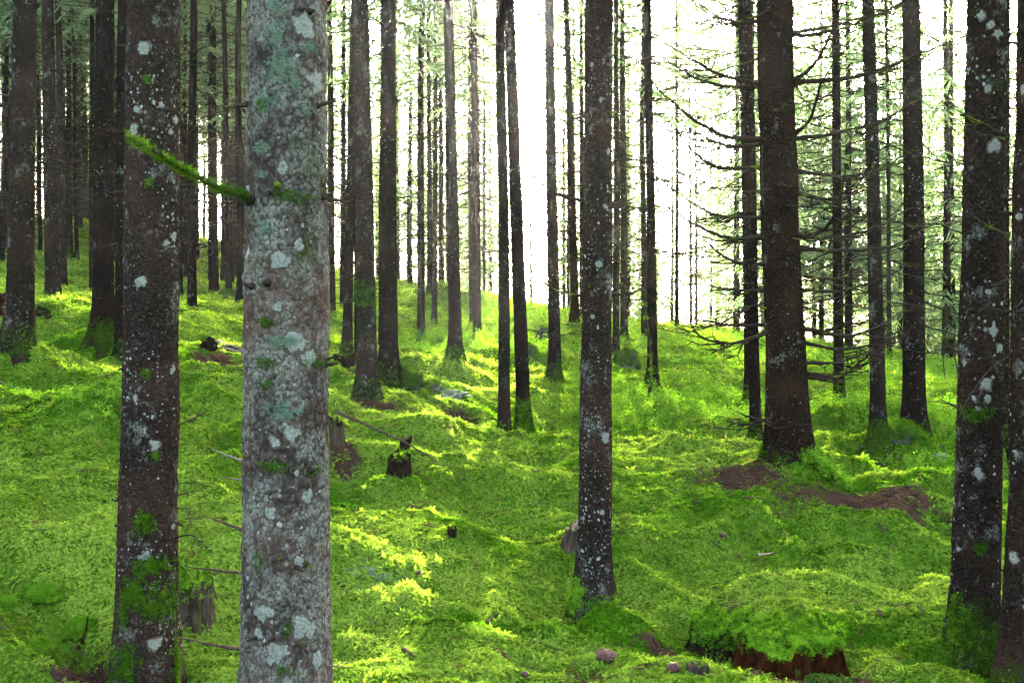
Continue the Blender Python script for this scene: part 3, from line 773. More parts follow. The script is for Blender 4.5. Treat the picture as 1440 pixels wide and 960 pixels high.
CROWN_THIN = [crown_mesh(640+k, 12.0, 1.8, .46, 5, .55, .8, needle=(.10, .028)) for k in range(3)]          # thin, see-through
print('crown faces', [len(m.polygons) for m in CROWN_HIGH+CROWN_FULL+CROWN_THIN])

TR = {}; ROOT = {}
def build_tree(idx, bx, by, wpx, d, tx, bk, lb, op):
    base = P(bx, by, d); base[2] = gz(base[0], base[1])
    r = wpx/F*d*.5
    lean = ((tx-bx)/F*d)/((by-0)/F*d)
    big = op.get('id')
    root = thing('spruce_tree', base, lb, 'tree', 'mature spruces in front' if d < 6 else 'spruces of the mossy stand' if d < 16 else 'slim spruces further back')
    H = {True: 19.0, False: 16.5}[wpx/F*d > .2]
    if op.get('short'): H = 7.0
    if wpx <= 5 and d < 20: H = 8.0
    hmid = CAMZ-base[2]
    tr = Trunk((lean, random.uniform(-.008, .008)), r, H, seed=idx+3, amp=(.006 if big == 'F1' else .004) if d < 9 else .003 if d < 12 else .0,
               flare=.4 if wpx < 12 else .62, roots=3+idx % 3, wob=.006 if d < 6 else .010)
    if big == 'BIG': tr.flare = .5; tr.roots = 3; tr.rl = .7; tr.seed = 1
    if big in ('F1', 'F2', 'R1'): tr.flare = .38
    tr.r = r/ (tr.radius(max(.3, hmid))/r)
    hv = min(H-1, CAMZ-base[2]+.36*d+.3)
    cell = max(.0042, d/995*1.35) if d < 12 else d/995*2.2
    link('trunk', tr.mesh('trunk', M[bk], cell, hv), root)
    TR[idx] = tr; ROOT[idx] = root
    if big: TR[big] = tr; ROOT[big] = root
    # crown
    if H > 9:
        hb = op.get('hb', random.uniform(6.2, 8.2) if d < 18 else random.uniform(4.6, 7.2))
        cm = random.choice(CROWN_HIGH if d < 23 else CROWN_HIGH+CROWN_THIN)
        c = link('crown', cm, root); ap = tr.axis(hb); c.location = ap
        sz = (H-hb+.3)/(9.5 if cm in CROWN_HIGH else 12.0)
        c.scale = (random.uniform(.85, 1.1),)*2+(sz,); c.rotation_euler = (0, math.atan(lean), random.uniform(0, 6.28))
    return tr
print('trees ...')
for idx, row in enumerate(TREES): build_tree(idx, *row)

def branch_part(key, path, r0, twigs=6, tl=.3, m='twig', label=None, fine=2, k=6, jit=.012, name='branch', up=.15):
    """path in world coordinates; becomes one branch mesh under its tree"""
    root = ROOT[key]; o0 = np.array(root.location)
    mb = MB(); add_branch(mb, [np.asarray(p)-o0 for p in path], r0, twigs, tl, k, jit, fine, up=up)
    o = link(name, mb.mesh(name, [M[m]]), root)
    if label: o['label'] = label
    return o
def pxpath(pts, d0, d1):
    n = len(pts); return [P(x, y, d0+(d1-d0)*(i_/(n-1))**1.3) for i_, (x, y) in enumerate(pts)]

# stout tree: its bare branches one by one
BIGB = [([(1072,116),(1020,108),(970,82),(918,50)],-.5),([(1070,122),(1005,119),(955,96),(915,66)],.5),([(1074,196),(1015,190),(955,152),(905,104)],-.7),([(1074,203),(1025,205),(985,190),(960,175)],.6),
        ([(1078,305),(1010,303),(960,276),(912,240)],-.4),([(1080,332),(1025,334),(970,312),(925,280)],.7),([(1084,408),(1040,408),(1000,403)],.3),([(1086,455),(1030,457),(960,446)],.8),
        ([(1086,464),(1035,482),(990,476),(966,450)],-.5),([(1096,585),(1068,590),(1034,578)],-.6),([(1078,235),(1010,235),(975,212),(940,170)],.9),([(1080,370),(1045,372),(1010,355),(985,330)],-.8),
        ([(1110,116),(1140,96),(1166,52),(1190,-10)],-1.2),([(1112,194),(1140,166),(1158,112),(1192,66)],-1.3),([(1112,118),(1210,106),(1293,76),(1362,50)],-.4),([(1114,196),(1190,184),(1250,164),(1300,134)],.5),
        ([(1116,332),(1152,326),(1180,290),(1188,230)],-1.2),([(1120,349),(1200,352),(1255,345),(1300,328)],.3),([(1120,333),(1180,333),(1240,316),(1285,292)],.9),
        ([(1122,463),(1160,465),(1188,455),(1208,442)],-1.0),([(1126,462),(1190,472),(1232,460),(1276,434)],.5),([(1126,480),(1180,491),(1240,481),(1281,464)],-.3),([(1126,510),(1180,509),(1222,494)],.7),
        ([(1128,525),(1180,526),(1214,506),(1224,494)],-.6),([(1128,530),(1170,531),(1202,520)],.2),([(1112,48),(1190,32),(1262,8)],.6),([(1112,50),(1150,48),(1215,28),(1250,-10)],-.7),([(1116,240),(1180,248),(1240,236),(1290,205)],1.0),
        ([(1114,270),(1165,280),(1200,262)],-.9),([(1118,385),(1170,392),(1215,380)],1.1),([(1078,30),(1020,28),(975,0)],.6)]
for pts, off in BIGB:
    branch_part('BIG', pxpath(pts, 8.0, 8.0+off), random.uniform(.017, .025), random.randint(8, 14), .44, fine=3)
def fine_branch(path, r_, l):
    mb = MB(); add_branch(mb, path, r_, 9, l*.35, 5, .014, 3); link('branch', mb.mesh('branch', [M['twig']]), ROOT['BIG'])
auto_branches(TR['BIG'], 1.3, 4.6, .24, .5, 1.5, 3, fine_branch, .006)
branch_part('BIG', pxpath([(1122,408),(1180,409),(1236,393),(1280,370)], 8, 7.7), .016, 5, .25, label='bare branch with yellow green moss on its tip')
branch_part('BIG', pxpath([(1072,204),(1072,260),(1076,300)], 7.83, 7.8), .006, 3, .1, 'twig', name='hanging_twig')

# foreground pale trunk
MOSSY = pxpath([(352,282),(338,272),(305,262),(262,240),(215,212),(176,189)], 2.9, 2.55)
branch_part('F1', MOSSY, .014, 3, .10, label='thick broken branch wrapped in bright green moss', k=10, jit=.004)
def moss_along(key, path, n, rad_, size, tint0=.7, s0=0., s1=1.):
    o0 = np.array(ROOT[key].location); pts = spline(path, 60)-o0; pp, nn = [], []
    for _ in range(n):
        u = rng.uniform(s0, s1)*59; i_ = min(58, int(u)); d = pts[i_+1]-pts[i_]; d /= np.linalg.norm(d)
        q = rng.normal(0, 1, 3); q -= d*q.dot(d); q /= np.linalg.norm(q)
        if rng.random() < .35: q = np.array([0, 0, -1.])+.4*q
        pp.append(pts[i_]+(pts[i_+1]-pts[i_])*(u-i_)+q*rad_*(1-.5*u/59)); nn.append(q+[0, 0, -.25])
    return link('moss_sleeve', sprig_mesh('moss_sleeve', pp, nn, size, M['moss_bark'], tint0+.25), ROOT[key])
moss_along('F1', MOSSY, 330, .012, .36, -.2, .10, .75); moss_along('F1', MOSSY, 130, .010, .45, .1, .55, .98)
for pts, off, r_, m_ in [([(438,268),(455,261),(476,243)],-.05,.006,'twig'),([(350,748),(315,735),(283,723)],.2,.011,'twig_brown'),([(350,806),(300,801),(256,796)],.25,.012,'twig_brown'),([(350,914),(300,906),(246,895)],.3,.013,'twig_brown'),
                     ([(352,652),(322,641),(299,631)],.3,.009,'twig_pale'),([(352,676),(330,673),(305,670)],.25,.006,'twig_pale'),([(455,508),(474,500),(492,503)],-.05,.009,'twig'),
                     ([(352,497),(330,492),(306,486)],.35,.011,'twig_pale'),([(352,520),(338,520),(330,516)],.15,.006,'twig'),([(458,936),(476,936),(492,938)],.05,.006,'twig_pale')]:
    branch_part('F1', pxpath(pts, 2.98, 2.98+off), r_*.62, 2, .05, m_, jit=.006, fine=0)
# white flecked trunk
for pts, off, r_ in [([(244,80),(290,66),(352,37)],.1,.006),([(244,93),(300,86),(342,60)],.4,.004),([(244,262),(272,258),(300,247)],.2,.005),([(244,268),(275,268),(305,266)],-.1,.005),
                     ([(246,597),(268,590),(294,576)],.1,.008),([(246,756),(266,752),(280,760),(297,776)],-.1,.006),([(246,437),(262,436),(278,431)],.1,.006),([(246,680),(275,678),(292,678)],.2,.004),([(246,697),(275,690),(290,682)],.3,.004),
                     ([(172,712),(165,702),(160,698)],.0,.007),([(246,240),(262,236),(280,226)],.3,.005)]:
    branch_part('F2', pxpath(pts, 4.7, 4.7+off), r_, 4, .10, 'twig', jit=.01)
# clearing tree
for pts, off in [([(824,284),(790,276),(760,258),(737,230)],-.3),([(824,282),(795,275),(765,262),(745,240)],.4),([(824,416),(786,410),(752,386),(738,366)],-.3),([(858,286),(885,282),(902,270)],.3),
                 ([(858,416),(885,412),(908,402)],-.3),([(858,288),(880,286),(898,284)],.5),([(838,284),(832,262),(838,240),(850,225)],-.4),([(826,160),(800,170),(770,165)],.3),([(830,416),(828,395),(832,375)],-.35)]:
    branch_part('C1', pxpath(pts, 5.7, 5.7+off), .009, 3, .14, 'twig', jit=.008)
# right hand foreground pair
for pts, off in [([(1414,190),(1370,168),(1318,140)],-.2),([(1414,196),(1370,186),(1350,175)],.2),([(1440,488),(1392,520),(1355,572),(1330,622)],-.25),([(1420,440),(1380,428),(1362,412)],.1),([(1420,330),(1395,320),(1362,300)],.2),
                 ([(1420,300),(1400,296),(1385,280)],-.2)]:
    branch_part('R2', pxpath(pts, 4.55, 4.55+off), .0065, 4, .15, 'twig' , jit=.008)
for pts, off in [([(1362,278),(1340,277),(1336,274)],.1),([(1360,445),(1318,432),(1276,410)],.3),([(1358,502),(1334,486),(1322,476)],.2),([(1362,200),(1384,180),(1402,150)],-.35),([(1350,575),(1332,566),(1320,560)],.2),
                 ([(1358,330),(1330,318),(1300,290)],.5),([(1400,800),(1415,802),(1422,803)],0),([(1346,735),(1338,733),(1330,732)],0)]:
    branch_part('R1', pxpath(pts, 5.0, 5.0+off), .0065, 4, .14, 'twig', jit=.008)

# bare branches of the other trees
for idx, row in enumerate(TREES):
    bx, by, wpx, d, tx, bk, lb, op = row
    if op.get('id') or op.get('short'): continue
    tr = TR[idx]; root = ROOT[idx]; hz = root.location.z
    htop = CAMZ-hz+.36*d; hlow = 1.0
    if d < 12:
        def sink(path, r_, l, root=root):
            mb = MB(); add_branch(mb, path, r_, 8, l*.3, 5, .012, 2)
            link('branch', mb.mesh('branch', [M['twig']]), root)
        lo, hi = (.6, 1.7) if bx > 1000 else (.2, .8)
        auto_branches(tr, hlow+random.random()*.3, htop, .42 if bx > 1000 else .6, lo, hi, 4 if bx > 1000 else 3, sink, .0065)
    else:
        mb = MB()
        def sink(path, r_, l, mb=mb): add_branch(mb, path, r_, 5, l*.4, 4, .012, 1)
        side = bx > 850
        auto_branches(tr, hlow+.3, min(htop, tr.H-2), .34, .4, 1.5 if side else 1.1, 4, sink, .010 if d < 20 else .013)
        if mb.n: tag(link('dead_branches', mb.mesh('dead_branches', [M['twig']]), root), kind='stuff')

def stubs(key, rows, d):
    root = ROOT[key]; tr = TR[key]; g = random.Random(len(rows)*7+int(d*10))
    for py in rows:
        h = CAMZ+(480-py)/F*d-root.location.z
        for q in range(g.choice((2, 3, 3))):
            a = -math.pi/2+g.uniform(-1.45, 1.45); hh = h+g.uniform(-.02, .02); p = tr.surf(np.array([hh]), np.array([a]))[0]; n_ = np.array([math.cos(a), math.sin(a), g.uniform(-.25, .15)])
            l = g.choice((.012, .015, .03, .06)); r_ = g.uniform(.004, .008)*(1 if key in ('F1', 'F2') else 1.2); mb = MB()
            mb.tube([p-n_*.012, p+n_*.003, p+n_*.008, p+n_*(.01+l)], [r_*1.9, r_*1.55, r_, r_*.7], 8)
            link('branch_stub', mb.mesh('branch_stub', [M['twig']]), root)
stubs('F1', (20, 145, 270, 405, 520, 655, 790, 900), 2.9); stubs('F2', (60, 150, 262, 437, 520, 640, 735), 4.6)
stubs('C1', (60, 160, 285, 415, 540, 660), 5.6); stubs('R1', (60, 165, 280, 440, 575, 735), 4.9); stubs('R2', (100, 300, 460, 640), 4.4); stubs('BIG', (80, 260, 430, 560, 600), 7.85)

# lichen rosettes, moss pads and bark details on the near trunks
def on_trunk(key, px, py, d):
    """height and angle of the point of a trunk seen at a pixel"""
    root = ROOT[key]; tr = TR[key]; h = CAMZ+(480-py)/F*(d-tr.r)-root.location.z
    ax = tr.axis(h); X = (px-720)/F*(d-tr.r)-root.location.x-ax[0]
    s = np.clip(X/(tr.radius(h)*1.02), -.97, .97)
    return h, -math.pi/2+math.asin(s)
def trunk_normal(a): return np.array([math.cos(a), math.sin(a), 0])
def rosette(key, px, py, d, rpx, m='lichen_crust'):
    h, a = on_trunk(key, px, py, d); tr = TR[key]; R = rpx/F*d; g = np.random.default_rng(int(px*7+py)); mb = MB()
    n, nr_ = 26, 5; rim = R*(1+.42*np.array([vnoise(np.array([math.cos(q)*1.6+px]), np.array([math.sin(q)*1.6+py]), seed=3)[0] for q in np.arange(n)*2*math.pi/n])+g.normal(0, .06, n))
    V_ = []
    for k in range(nr_+1):
        for q in range(n):
            f = k/nr_; th = q*2*math.pi/n
            du = rim[q]*f*math.cos(th); dv = rim[q]*f*math.sin(th)
            p = tr.surf(np.array([h+dv*1.15]), np.array([a+du/tr.radius(h)]))[0]
            lift = .0016*(1-f**4)+g.uniform(0, .0012) if k < nr_ else -.0015
            V_.append(p+trunk_normal(a+du/tr.radius(h))*lift)
    i = np.arange(nr_)[:, None]*n; j = np.arange(n)[None]; j2 = (j+1) % n
    mb.add(V_, np.stack([i+j, i+j2, i+n+j2, i+n+j], -1).reshape(-1, 4))
    me = mb.mesh('lichen_patch', [M[m]]); a_ = me.attributes.new('rim', 'FLOAT', 'POINT'); a_.data.foreach_set('value', np.repeat(np.arange(nr_+1)/nr_, n).astype(np.float32))
    link('lichen_patch', me, ROOT[key])
def pad(key, px, py, d, rx, ry, n, size=.5, m='moss_bark', name='moss_pad', tint0=.35, thick=.012):
    tr = TR[key]; pp, nn = [], []
    for _ in range(n):
        u, v_ = rng.normal(0, .5, 2); 
        if u*u+v_*v_ > 1.3: continue
        h, a = on_trunk(key, px+u*rx, py+v_*ry, d); p = tr.surf(np.array([h]), np.array([a]))[0]; q = trunk_normal(a)
        pp.append(p+q*rng.uniform(0, thick)*(1.2-u*u-v_*v_)); nn.append(q+rng.normal(0, .45, 3)+[0, 0, -.1])
    if pp: link(name, sprig_mesh(name, pp, nn, size, M[m], tint0, .25), ROOT[key])
for (px, py, r_) in [(201,67,10),(185,180,9),(190,152,7),(222,144,5),(240,160,7),(232,180,5),(216,627,8),(205,782,9),(215,905,10),(188,560,6),(238,745,6),(234,520,7),(228,340,6),(196,395,8),(234,330,7)]:
    rosette('F2', px, py, 4.7, r_)
for (px, py, r_) in [(1398,205,11),(1382,22,8),(1393,36,6),(1404,50,9),(1397,465,11),(1406,490,7),(1384,540,10),(1388,560,6),(1377,666,9),(1372,560,4),(1376,575,4),(1364,510,5),(1390,410,5),(1357,775,4),(1390,125,6)]:
    rosette('R1', px, py, 5.0, r_)
for (px, py, r_) in [(851,616,8),(842,371,6),(838,870,6),(845,140,4),(832,90,4),(850,290,4),(856,212,5),(833,445,4),(846,720,4)]: rosette('C1', px, py, 5.7, r_)
for (px, py, r_) in [(1431,790,9),(1436,300,7),(1428,120,8),(1436,640,6)]: rosette('R2', px, py, 4.5, r_)
for (px, py, r_) in [(392,365,14),(440,105,18),(425,30,20),(398,233,10),(410,608,14),(385,620,10),(430,700,10),(420,790,9),(372,860,14),(425,882,20),(390,915,16),(440,935,12),(365,890,8),(415,480,16),(430,505,14),(390,430,8),
                     (420,345,9),(380,720,10),(405,960,12)]:
    rosette('F1', px, py, 3.0, r_, 'lichen_crust')
for (px, py, rx, ry, n) in [(392,88,24,24,90),(385,45,18,16,50),(378,135,20,14,50),(432,62,14,8,24),(398,100,20,18,50),(366,205,10,12,24),(368,245,9,8,16),(398,480,20,10,60),(395,578,26,12,70),(388,8,16,10,30),(410,115,14,10,24),(372,320,9,12,20),(425,150,10,8,16)]:
    pad('F1', px, py, 3.0, rx, ry, n, .34, 'lichen_leaf', 'leafy_lichen', .5, .006)
for (px, py, rx, ry, n) in [(366,145,12,12,60),(372,452,10,8,50),(375,510,20,9,80),(440,510,16,14,80),(385,655,24,10,90),(440,665,14,10,50),(364,788,9,14,50),(410,275,34,10,110),(375,540,10,10,40),(400,940,18,8,40),(405,880,10,14,40)]:
    pad('F1', px, py, 3.0, rx, ry, n, .22, 'moss_bark', 'moss_pad', .2, .006)
for (px, py, rx, ry, n) in [(202,735,16,16,120),(212,795,22,14,160),(190,830,18,24,200),(220,850,26,30,260),(180,930,20,36,240),(240,935,14,40,220),(205,525,6,6,20),(205,110,6,6,20),(207,255,5,6,20),(215,640,8,8,30),(178,860,8,30,90)]:
    pad('F2', px, py, 4.7, rx, ry, n, .5, 'moss_bark', 'moss_pad', .35, .02)
pad('C1', 815, 840, 5.7, 10, 26, 260, .7, 'moss_part', 'moss_pad', .5, .03); pad('C1', 850, 850, 5.7, 22, 14, 160, .6, 'moss_part', 'moss_pad', .3, .02)
pad('R1', 1352, 880, 5.0, 16, 40, 260, .7, 'moss_bark', 'moss_pad', .4, .03); pad('R1', 1375, 580, 5.0, 20, 14, 90, .45, 'moss_bark', 'moss_pad', .2, .01); pad('R1', 1378, 770, 5.0, 10, 8, 40, .45, 'moss_bark', 'moss_pad', .2, .01)
pad('BIG', 1150, 650, 7.9, 26, 24, 420, .9, 'moss_part', 'moss_pad', .5, .05); pad('BIG', 1122, 662, 7.9, 12, 10, 120, .8, 'moss_part', 'moss_pad', .3, .03); pad('BIG', 1078, 640, 7.9, 14, 14, 90, .7, 'moss_bark', 'moss_pad', .4, .03)
def collar(idx, h0, h1, n, size, tint0):
    tr = TR[idx]; h = h0+(h1-h0)*rng.random(n)**1.6; a = rng.uniform(-math.pi, 0.3, n); p = tr.surf(h, a)
    q = np.stack([np.cos(a), np.sin(a), .2*np.ones(n)], 1)
    link('moss_pad', sprig_mesh('moss_pad', p, q+rng.normal(0, .3, (n, 3)), size, M['moss_bark'], tint0), ROOT[idx])
pts = spline(np.array([(*P(px, 650, d)[:2], gz(*P(px, 650, d)[:2])+u) for px, d, u in ((1138,7.85,.15),(1166,7.72,.08),(1196,7.62,.02))])-np.array(ROOT['BIG'].location), 420)
link('moss_sleeve', sprig_mesh('moss_sleeve', pts+rng.normal(0, .03, pts.shape), rng.normal(0, .4, pts.shape)+[0, -.3, 1], 1.0, M['moss_part'], .45), ROOT['BIG'])
for idx, row in enumerate(TREES):
    if row[3] > 16 or row[7].get('id') in ('F1', 'F2'): continue
    d = row[3]; collar(idx, -.05, .16 if d < 9 else .22, int(320 if d < 12 else 160), .45 if d < 12 else .8, .45)
    if 'flared foot' in row[6]: collar(idx, 0, .4, 260, 1.1, .6)
    if 'moss collar' in row[6]: collar(idx, .95, 1.2, 130, .9, .15)

# roots of the stout tree running out over the ground
def root_part(key, path_px, r0, r1):
    o0 = np.array(ROOT[key].location); pts = []
    for (px, py, d, up) in path_px:
        p = P(px, py, d); p[2] = gz(p[0], p[1])+up; pts.append(p-o0)
    pts = spline(pts, 16); pts += rng.normal(0, .006, pts.shape)
    mb = MB(); mb.tube(pts, np.linspace(r0, r1, 16), 10); link('root', mb.mesh('root', [M['bark_brown']]), ROOT[key])
root_part('BIG', [(1108,630,8.0,.16),(1138,645,7.88,.09),(1166,660,7.75,.02),(1196,674,7.65,-.05)], .085, .03)
root_part('BIG', [(1104,635,8.0,.12),(1076,645,7.95,.04),(1050,650,7.9,-.05)], .06, .02)

# ------------------------------------------------------------------ background trees
random.seed(21)
bgtr = [Trunk((random.uniform(-.012, .012), random.uniform(-.01, .01)), .09, 15, seed=70+k, amp=0, flare=.3, wob=.012) for k in range(5)]
bgme = [t_.mesh('trunk', M['bark_dark'], .05, 11) for t_ in bgtr]
bgbr = []
for t_ in bgtr:
    mb = MB(); auto_branches(t_, 1.2, 9, .36, .5, 1.4, 4, lambda p_, r_, l, mb=mb: add_branch(mb, p_, r_, 5, l*.4, 4, .012, 1), .014)
    bgbr.append(mb.mesh('dead_branches', [M['twig']]))
pos = [(P(t_[0], t_[1], t_[3])[0], t_[3]) for t_ in TREES]
nbg = 0; tries = 0
while nbg < 215 and tries < 9000:
    tries += 1
    px = random.uniform(-160, 1600); d = random.uniform(22, 52 if px < 940 else 44)
    gap = (728 < px < 790) or (938 < px < 1022)
    if 690 < px < 860 and random.random() < .6: continue
    if gap and not (px > 900 and d > 38): continue
    if 440 < px < 940 and d < 30: continue
    if px >= 940 and d < 20: continue
    x, y = (px-720)/F*d, d
    if any((x-a_)**2+(y-b_)**2 < (1.45 if px < 450 else 2.2)**2 for a_, b_ in pos): continue
    z = gz(x, y)
    left, right = px < 450, px >= 940
    if not (left or right) and random.random() < .5: continue
    pos.append((x, y)); nbg += 1
    if left:
        lb, gr = 'slim dark spruce in the dense far rows of the left hillside', 'far spruces of the left hillside'
    elif right:
        lb, gr = 'pale hazy spruce clothed low with drooping green boughs behind the right hand trees', 'hazy drooping spruces behind on the right'
    else:
        lb, gr = 'hazy far spruce with thin foliage beyond the middle trees', 'hazy far spruces in the middle'
    root = thing('spruce_tree', (x, y, z-.05), lb, 'tree', gr)
    k = random.randrange(5); s = random.uniform(.7, 1.25)
    tk = link('trunk', bgme[k], root); tk.scale = (s, s, random.uniform(.9, 1.1)); tk.rotation_euler = (0, 0, random.uniform(0, 6.28))
    if left:
        me, hb = random.choice(CROWN_HIGH+CROWN_THIN), random.uniform(4.2, 8.0)
    elif right:
        me, hb = random.choice(CROWN_FULL+CROWN_THIN+CROWN_THIN), random.uniform(.4, 2.6)
    else:
        me, hb = random.choice(CROWN_THIN), random.uniform(.4, 2.6)
    c = link('crown', me, root, (0, 0, hb)); c.scale = (random.uniform(.8, 1.15),)*2+((15.3-hb)/(9.5 if me in CROWN_HIGH else 12.0),); c.rotation_euler = (0, 0, random.uniform(0, 6.28))
    b_ = link('dead_branches', bgbr[k], root); b_.rotation_euler = tk.rotation_euler; b_['kind'] = 'stuff'
print('background trees', nbg)

# ------------------------------------------------------------------ saplings
def sapling(px, py, d, hpx, lean, label, leafy_=False, r=.02, group=None):
    b = onground(px, py, d); root = thing('sapling', b, label, 'sapling', group); H = hpx/F*d
    pts = [np.array([lean*H*s+.02*H*math.sin(s*7+px), .01*math.sin(s*5), H*s-.03]) for s in np.linspace(0, 1, 14)]
    mb = MB(); mb.tube(pts, np.linspace(r, r*.35, 14), 7); link('trunk', mb.mesh('trunk', [M['twig']]), root)
    mb = MB()
    for q in range(16):
        s = random.uniform(.15, .98); p = pts[int(s*13)]; a = random.uniform(0, 6.28); l = random.uniform(.1, .3)*H*.5*(1.1-s)+.05; dd = np.array([math.cos(a), math.sin(a), random.uniform(-.1, .3)])
        add_branch(mb, [p, p+dd*l*.5-[0, 0, .02], p+dd*l], r*.3, 3, l*.4, 4, .01, 1)
    tag(link('twigs', mb.mesh('twigs', [M['twig']]), root), kind='stuff')
    if leafy_:
        mb = MB()
        for q in range(260):
            s = random.uniform(.2, 1.0); p = np.array([lean*H*s, 0, H*s]); sp = .34*H*(1.15-s)
            c = p+np.array([random.gauss(0, sp*.5), random.gauss(0, sp*.5), random.gauss(0, .04)]); l = random.uniform(.02, .04)
            a = random.uniform(0, 6.28); e = np.array([math.cos(a), math.sin(a), random.uniform(-.4, .3)]); sw = np.cross(e, [0, 0, 1.])*.4
            mb.add([c, c+(e+sw)*l*.5, c+e*l, c+(e-sw)*l*.5], [[0, 1, 2, 3]])
        link('foliage', mb.mesh('foliage', [M['leaves']], False), root)
    else:
        pp = np.array([pts[int(u)] for u in rng.uniform(0, 9, 160)])+rng.normal(0, .012, (160, 3)); nn = rng.normal(0, 1, (160, 3))
        link('moss_sleeve', sprig_mesh('moss_sleeve', pp, nn, .8, M['moss_part'], .5), root)
sapling(911, 547, 13.4, 235, .0, 'thin mossy dead sapling standing in front of the dark upright spruce', r=.026)
sapling(1328, 545, 16, 105, .02, 'small leafy sapling in the pale opening right of the dark broad spruce', True, .012)
sapling(1345, 552, 17, 90, -.03, 'shorter leafy sapling just beside the white blotched dark spruce', True, .012)
sapling(817, 468, 21, 60, .03, 'tiny bare sapling beside a brown rock in the middle distance', True, .012)

# ------------------------------------------------------------------ things lying on the ground
def blob(mb, c, r, seed, rough=.2, m=0, sub=24, flat=1.0, freq=1.6):
    a = np.linspace(0, 2*np.pi, sub, endpoint=False); t_ = np.linspace(0, np.pi, sub//2+1)
    T_, A_ = np.meshgrid(t_, a, indexing='ij'); x, y, z = np.sin(T_)*np.cos(A_), np.sin(T_)*np.sin(A_), np.cos(T_)
    k = 1+rough*fbm(x*freq+seed, y*freq, z*freq, seed=seed, octv=4)
    V_ = np.stack([x*k*r[0], y*k*r[1], z*k*r[2]], -1).reshape(-1, 3)+np.asarray(c)
    n, q = sub//2+1, sub; i = np.arange(n-1)[:, None]*q; j = np.arange(q)[None]; j2 = (j+1) % q
    mb.add(V_, np.stack([i+j, i+q+j, i+q+j2, i+j2], -1).reshape(-1, 4), None, m); return V_
def moss_top(root, Vl, n, size, tint0, zmin, m='moss_bark', name='moss_cap'):
    c = Vl.mean(0); cand = Vl[Vl[:, 2] > zmin]; k = cand[rng.integers(0, len(cand), n)]+rng.normal(0, .006, (n, 3)); nn = (k-c)/np.linalg.norm(k-c, axis=1)[:, None]
    link(name, sprig_mesh(name, k, nn+rng.normal(0, .3, nn.shape), size, M[m], tint0, .2), root)
def boulder(px, py, wpx, hpx, label, mossn=300, m='rock', size=1.0, d=None, tint0=.3, seed=1, sink=.35, name='boulder', cat='rock', rough=.45):
    p = hit(px, py) if d is None else onground(px, py, d); d = p[1]
    rx, rz = wpx/F*d*.5, hpx/F*d*.75
    root = thing(name, p, label, cat); mb = MB(); Vl = blob(mb, (0, rx*.5, rz*(.5-sink)), (rx, rx*.8, rz), seed, rough, sub=56, freq=2.2)
    link('stone', mb.mesh('stone', [M[m]]), root)
    if mossn: moss_top(root, Vl, mossn, size, tint0, rz*.05)
boulder(570, 545, 44, 26, 'dark green moss covered boulder at the foot of the near black spruce', 2200, size=.9, tint0=.3, seed=2)
boulder(612, 552, 20, 12, 'small brown stone beside the sunlit pale rock', 40, seed=3, size=.7)
boulder(633, 558, 42, 13, 'pale sunlit rock mostly bare of moss below the mossy boulder', 160, 'rock_pale', seed=4, size=.9, sink=.55, rough=.9)
boulder(764, 474, 20, 15, 'brown rounded rock on the crest beside the grey lichen mottled spruce', 60, 'rock', 1.5, seed=5)
boulder(882, 517, 40, 28, 'mossy dark hummock stone right behind the white speckled clearing tree', 1200, size=1.3, tint0=.5, seed=6)
boulder(318, 421, 26, 16, 'low dark mossy boulder far back between the two foreground trunks', 700, size=1.5, tint0=.3, seed=7)
boulder(1325, 648, 18, 9, 'small white stone lying in the moss near the white blotched dark spruce', 0, 'rock_pale', seed=8)
boulder(1275, 618, 56, 24, 'dark mossy hummock at the foot of the dark broad spruce', 1200, size=1.2, tint0=.3, seed=9)
boulder(58, 450, 24, 20, 'dark brown lump of earth between the left edge trunk and the grey mottled spruce', 60, 'soil', seed=10)
boulder(743, 498, 30, 14, 'low mossy stone right of the crossing pair of trunks', 200, size=1.3, tint0=.4, seed=12)
boulder(292, 492, 22, 18, 'black rotten log end in the gap between the foreground trunks', 0, 'soil', seed=13, name='rotten_log', cat='log')
def cushion(px, py, wpx, hpx, label, n, seed, tint0=.6):
    p = hit(px, py); d = p[1]; rx, rz = wpx/F*d*.5, hpx/F*d*.7
    root = thing('moss_cushion', p, label, 'moss cushion', 'round moss cushions by the earth hollow'); mb = MB(); Vl = blob(mb, (0, rx*.4, -rz*.2), (rx, rx*.8, rz*.85), seed, .5, sub=48, freq=2.4)
    link('core', mb.mesh('core', [M['moss_bed']]), root); moss_top(root, Vl, int(n*1.5), .6, tint0, -.01, m='moss_part', name='shoots')
cushion(111, 893, 50, 34, 'round bright green moss cushion above the earth hollow at lower left', 1100, 31, .35)
cushion(58, 838, 78, 26, 'long dark green moss cushion behind the earth hollow at the left edge', 1200, 32, .25)
cushion(48, 918, 44, 22, 'small flat moss cushion low in the left corner', 700, 33, .35)
cushion(10, 855, 36, 22, 'moss cushion cut by the left edge of the picture', 600, 34, .35)

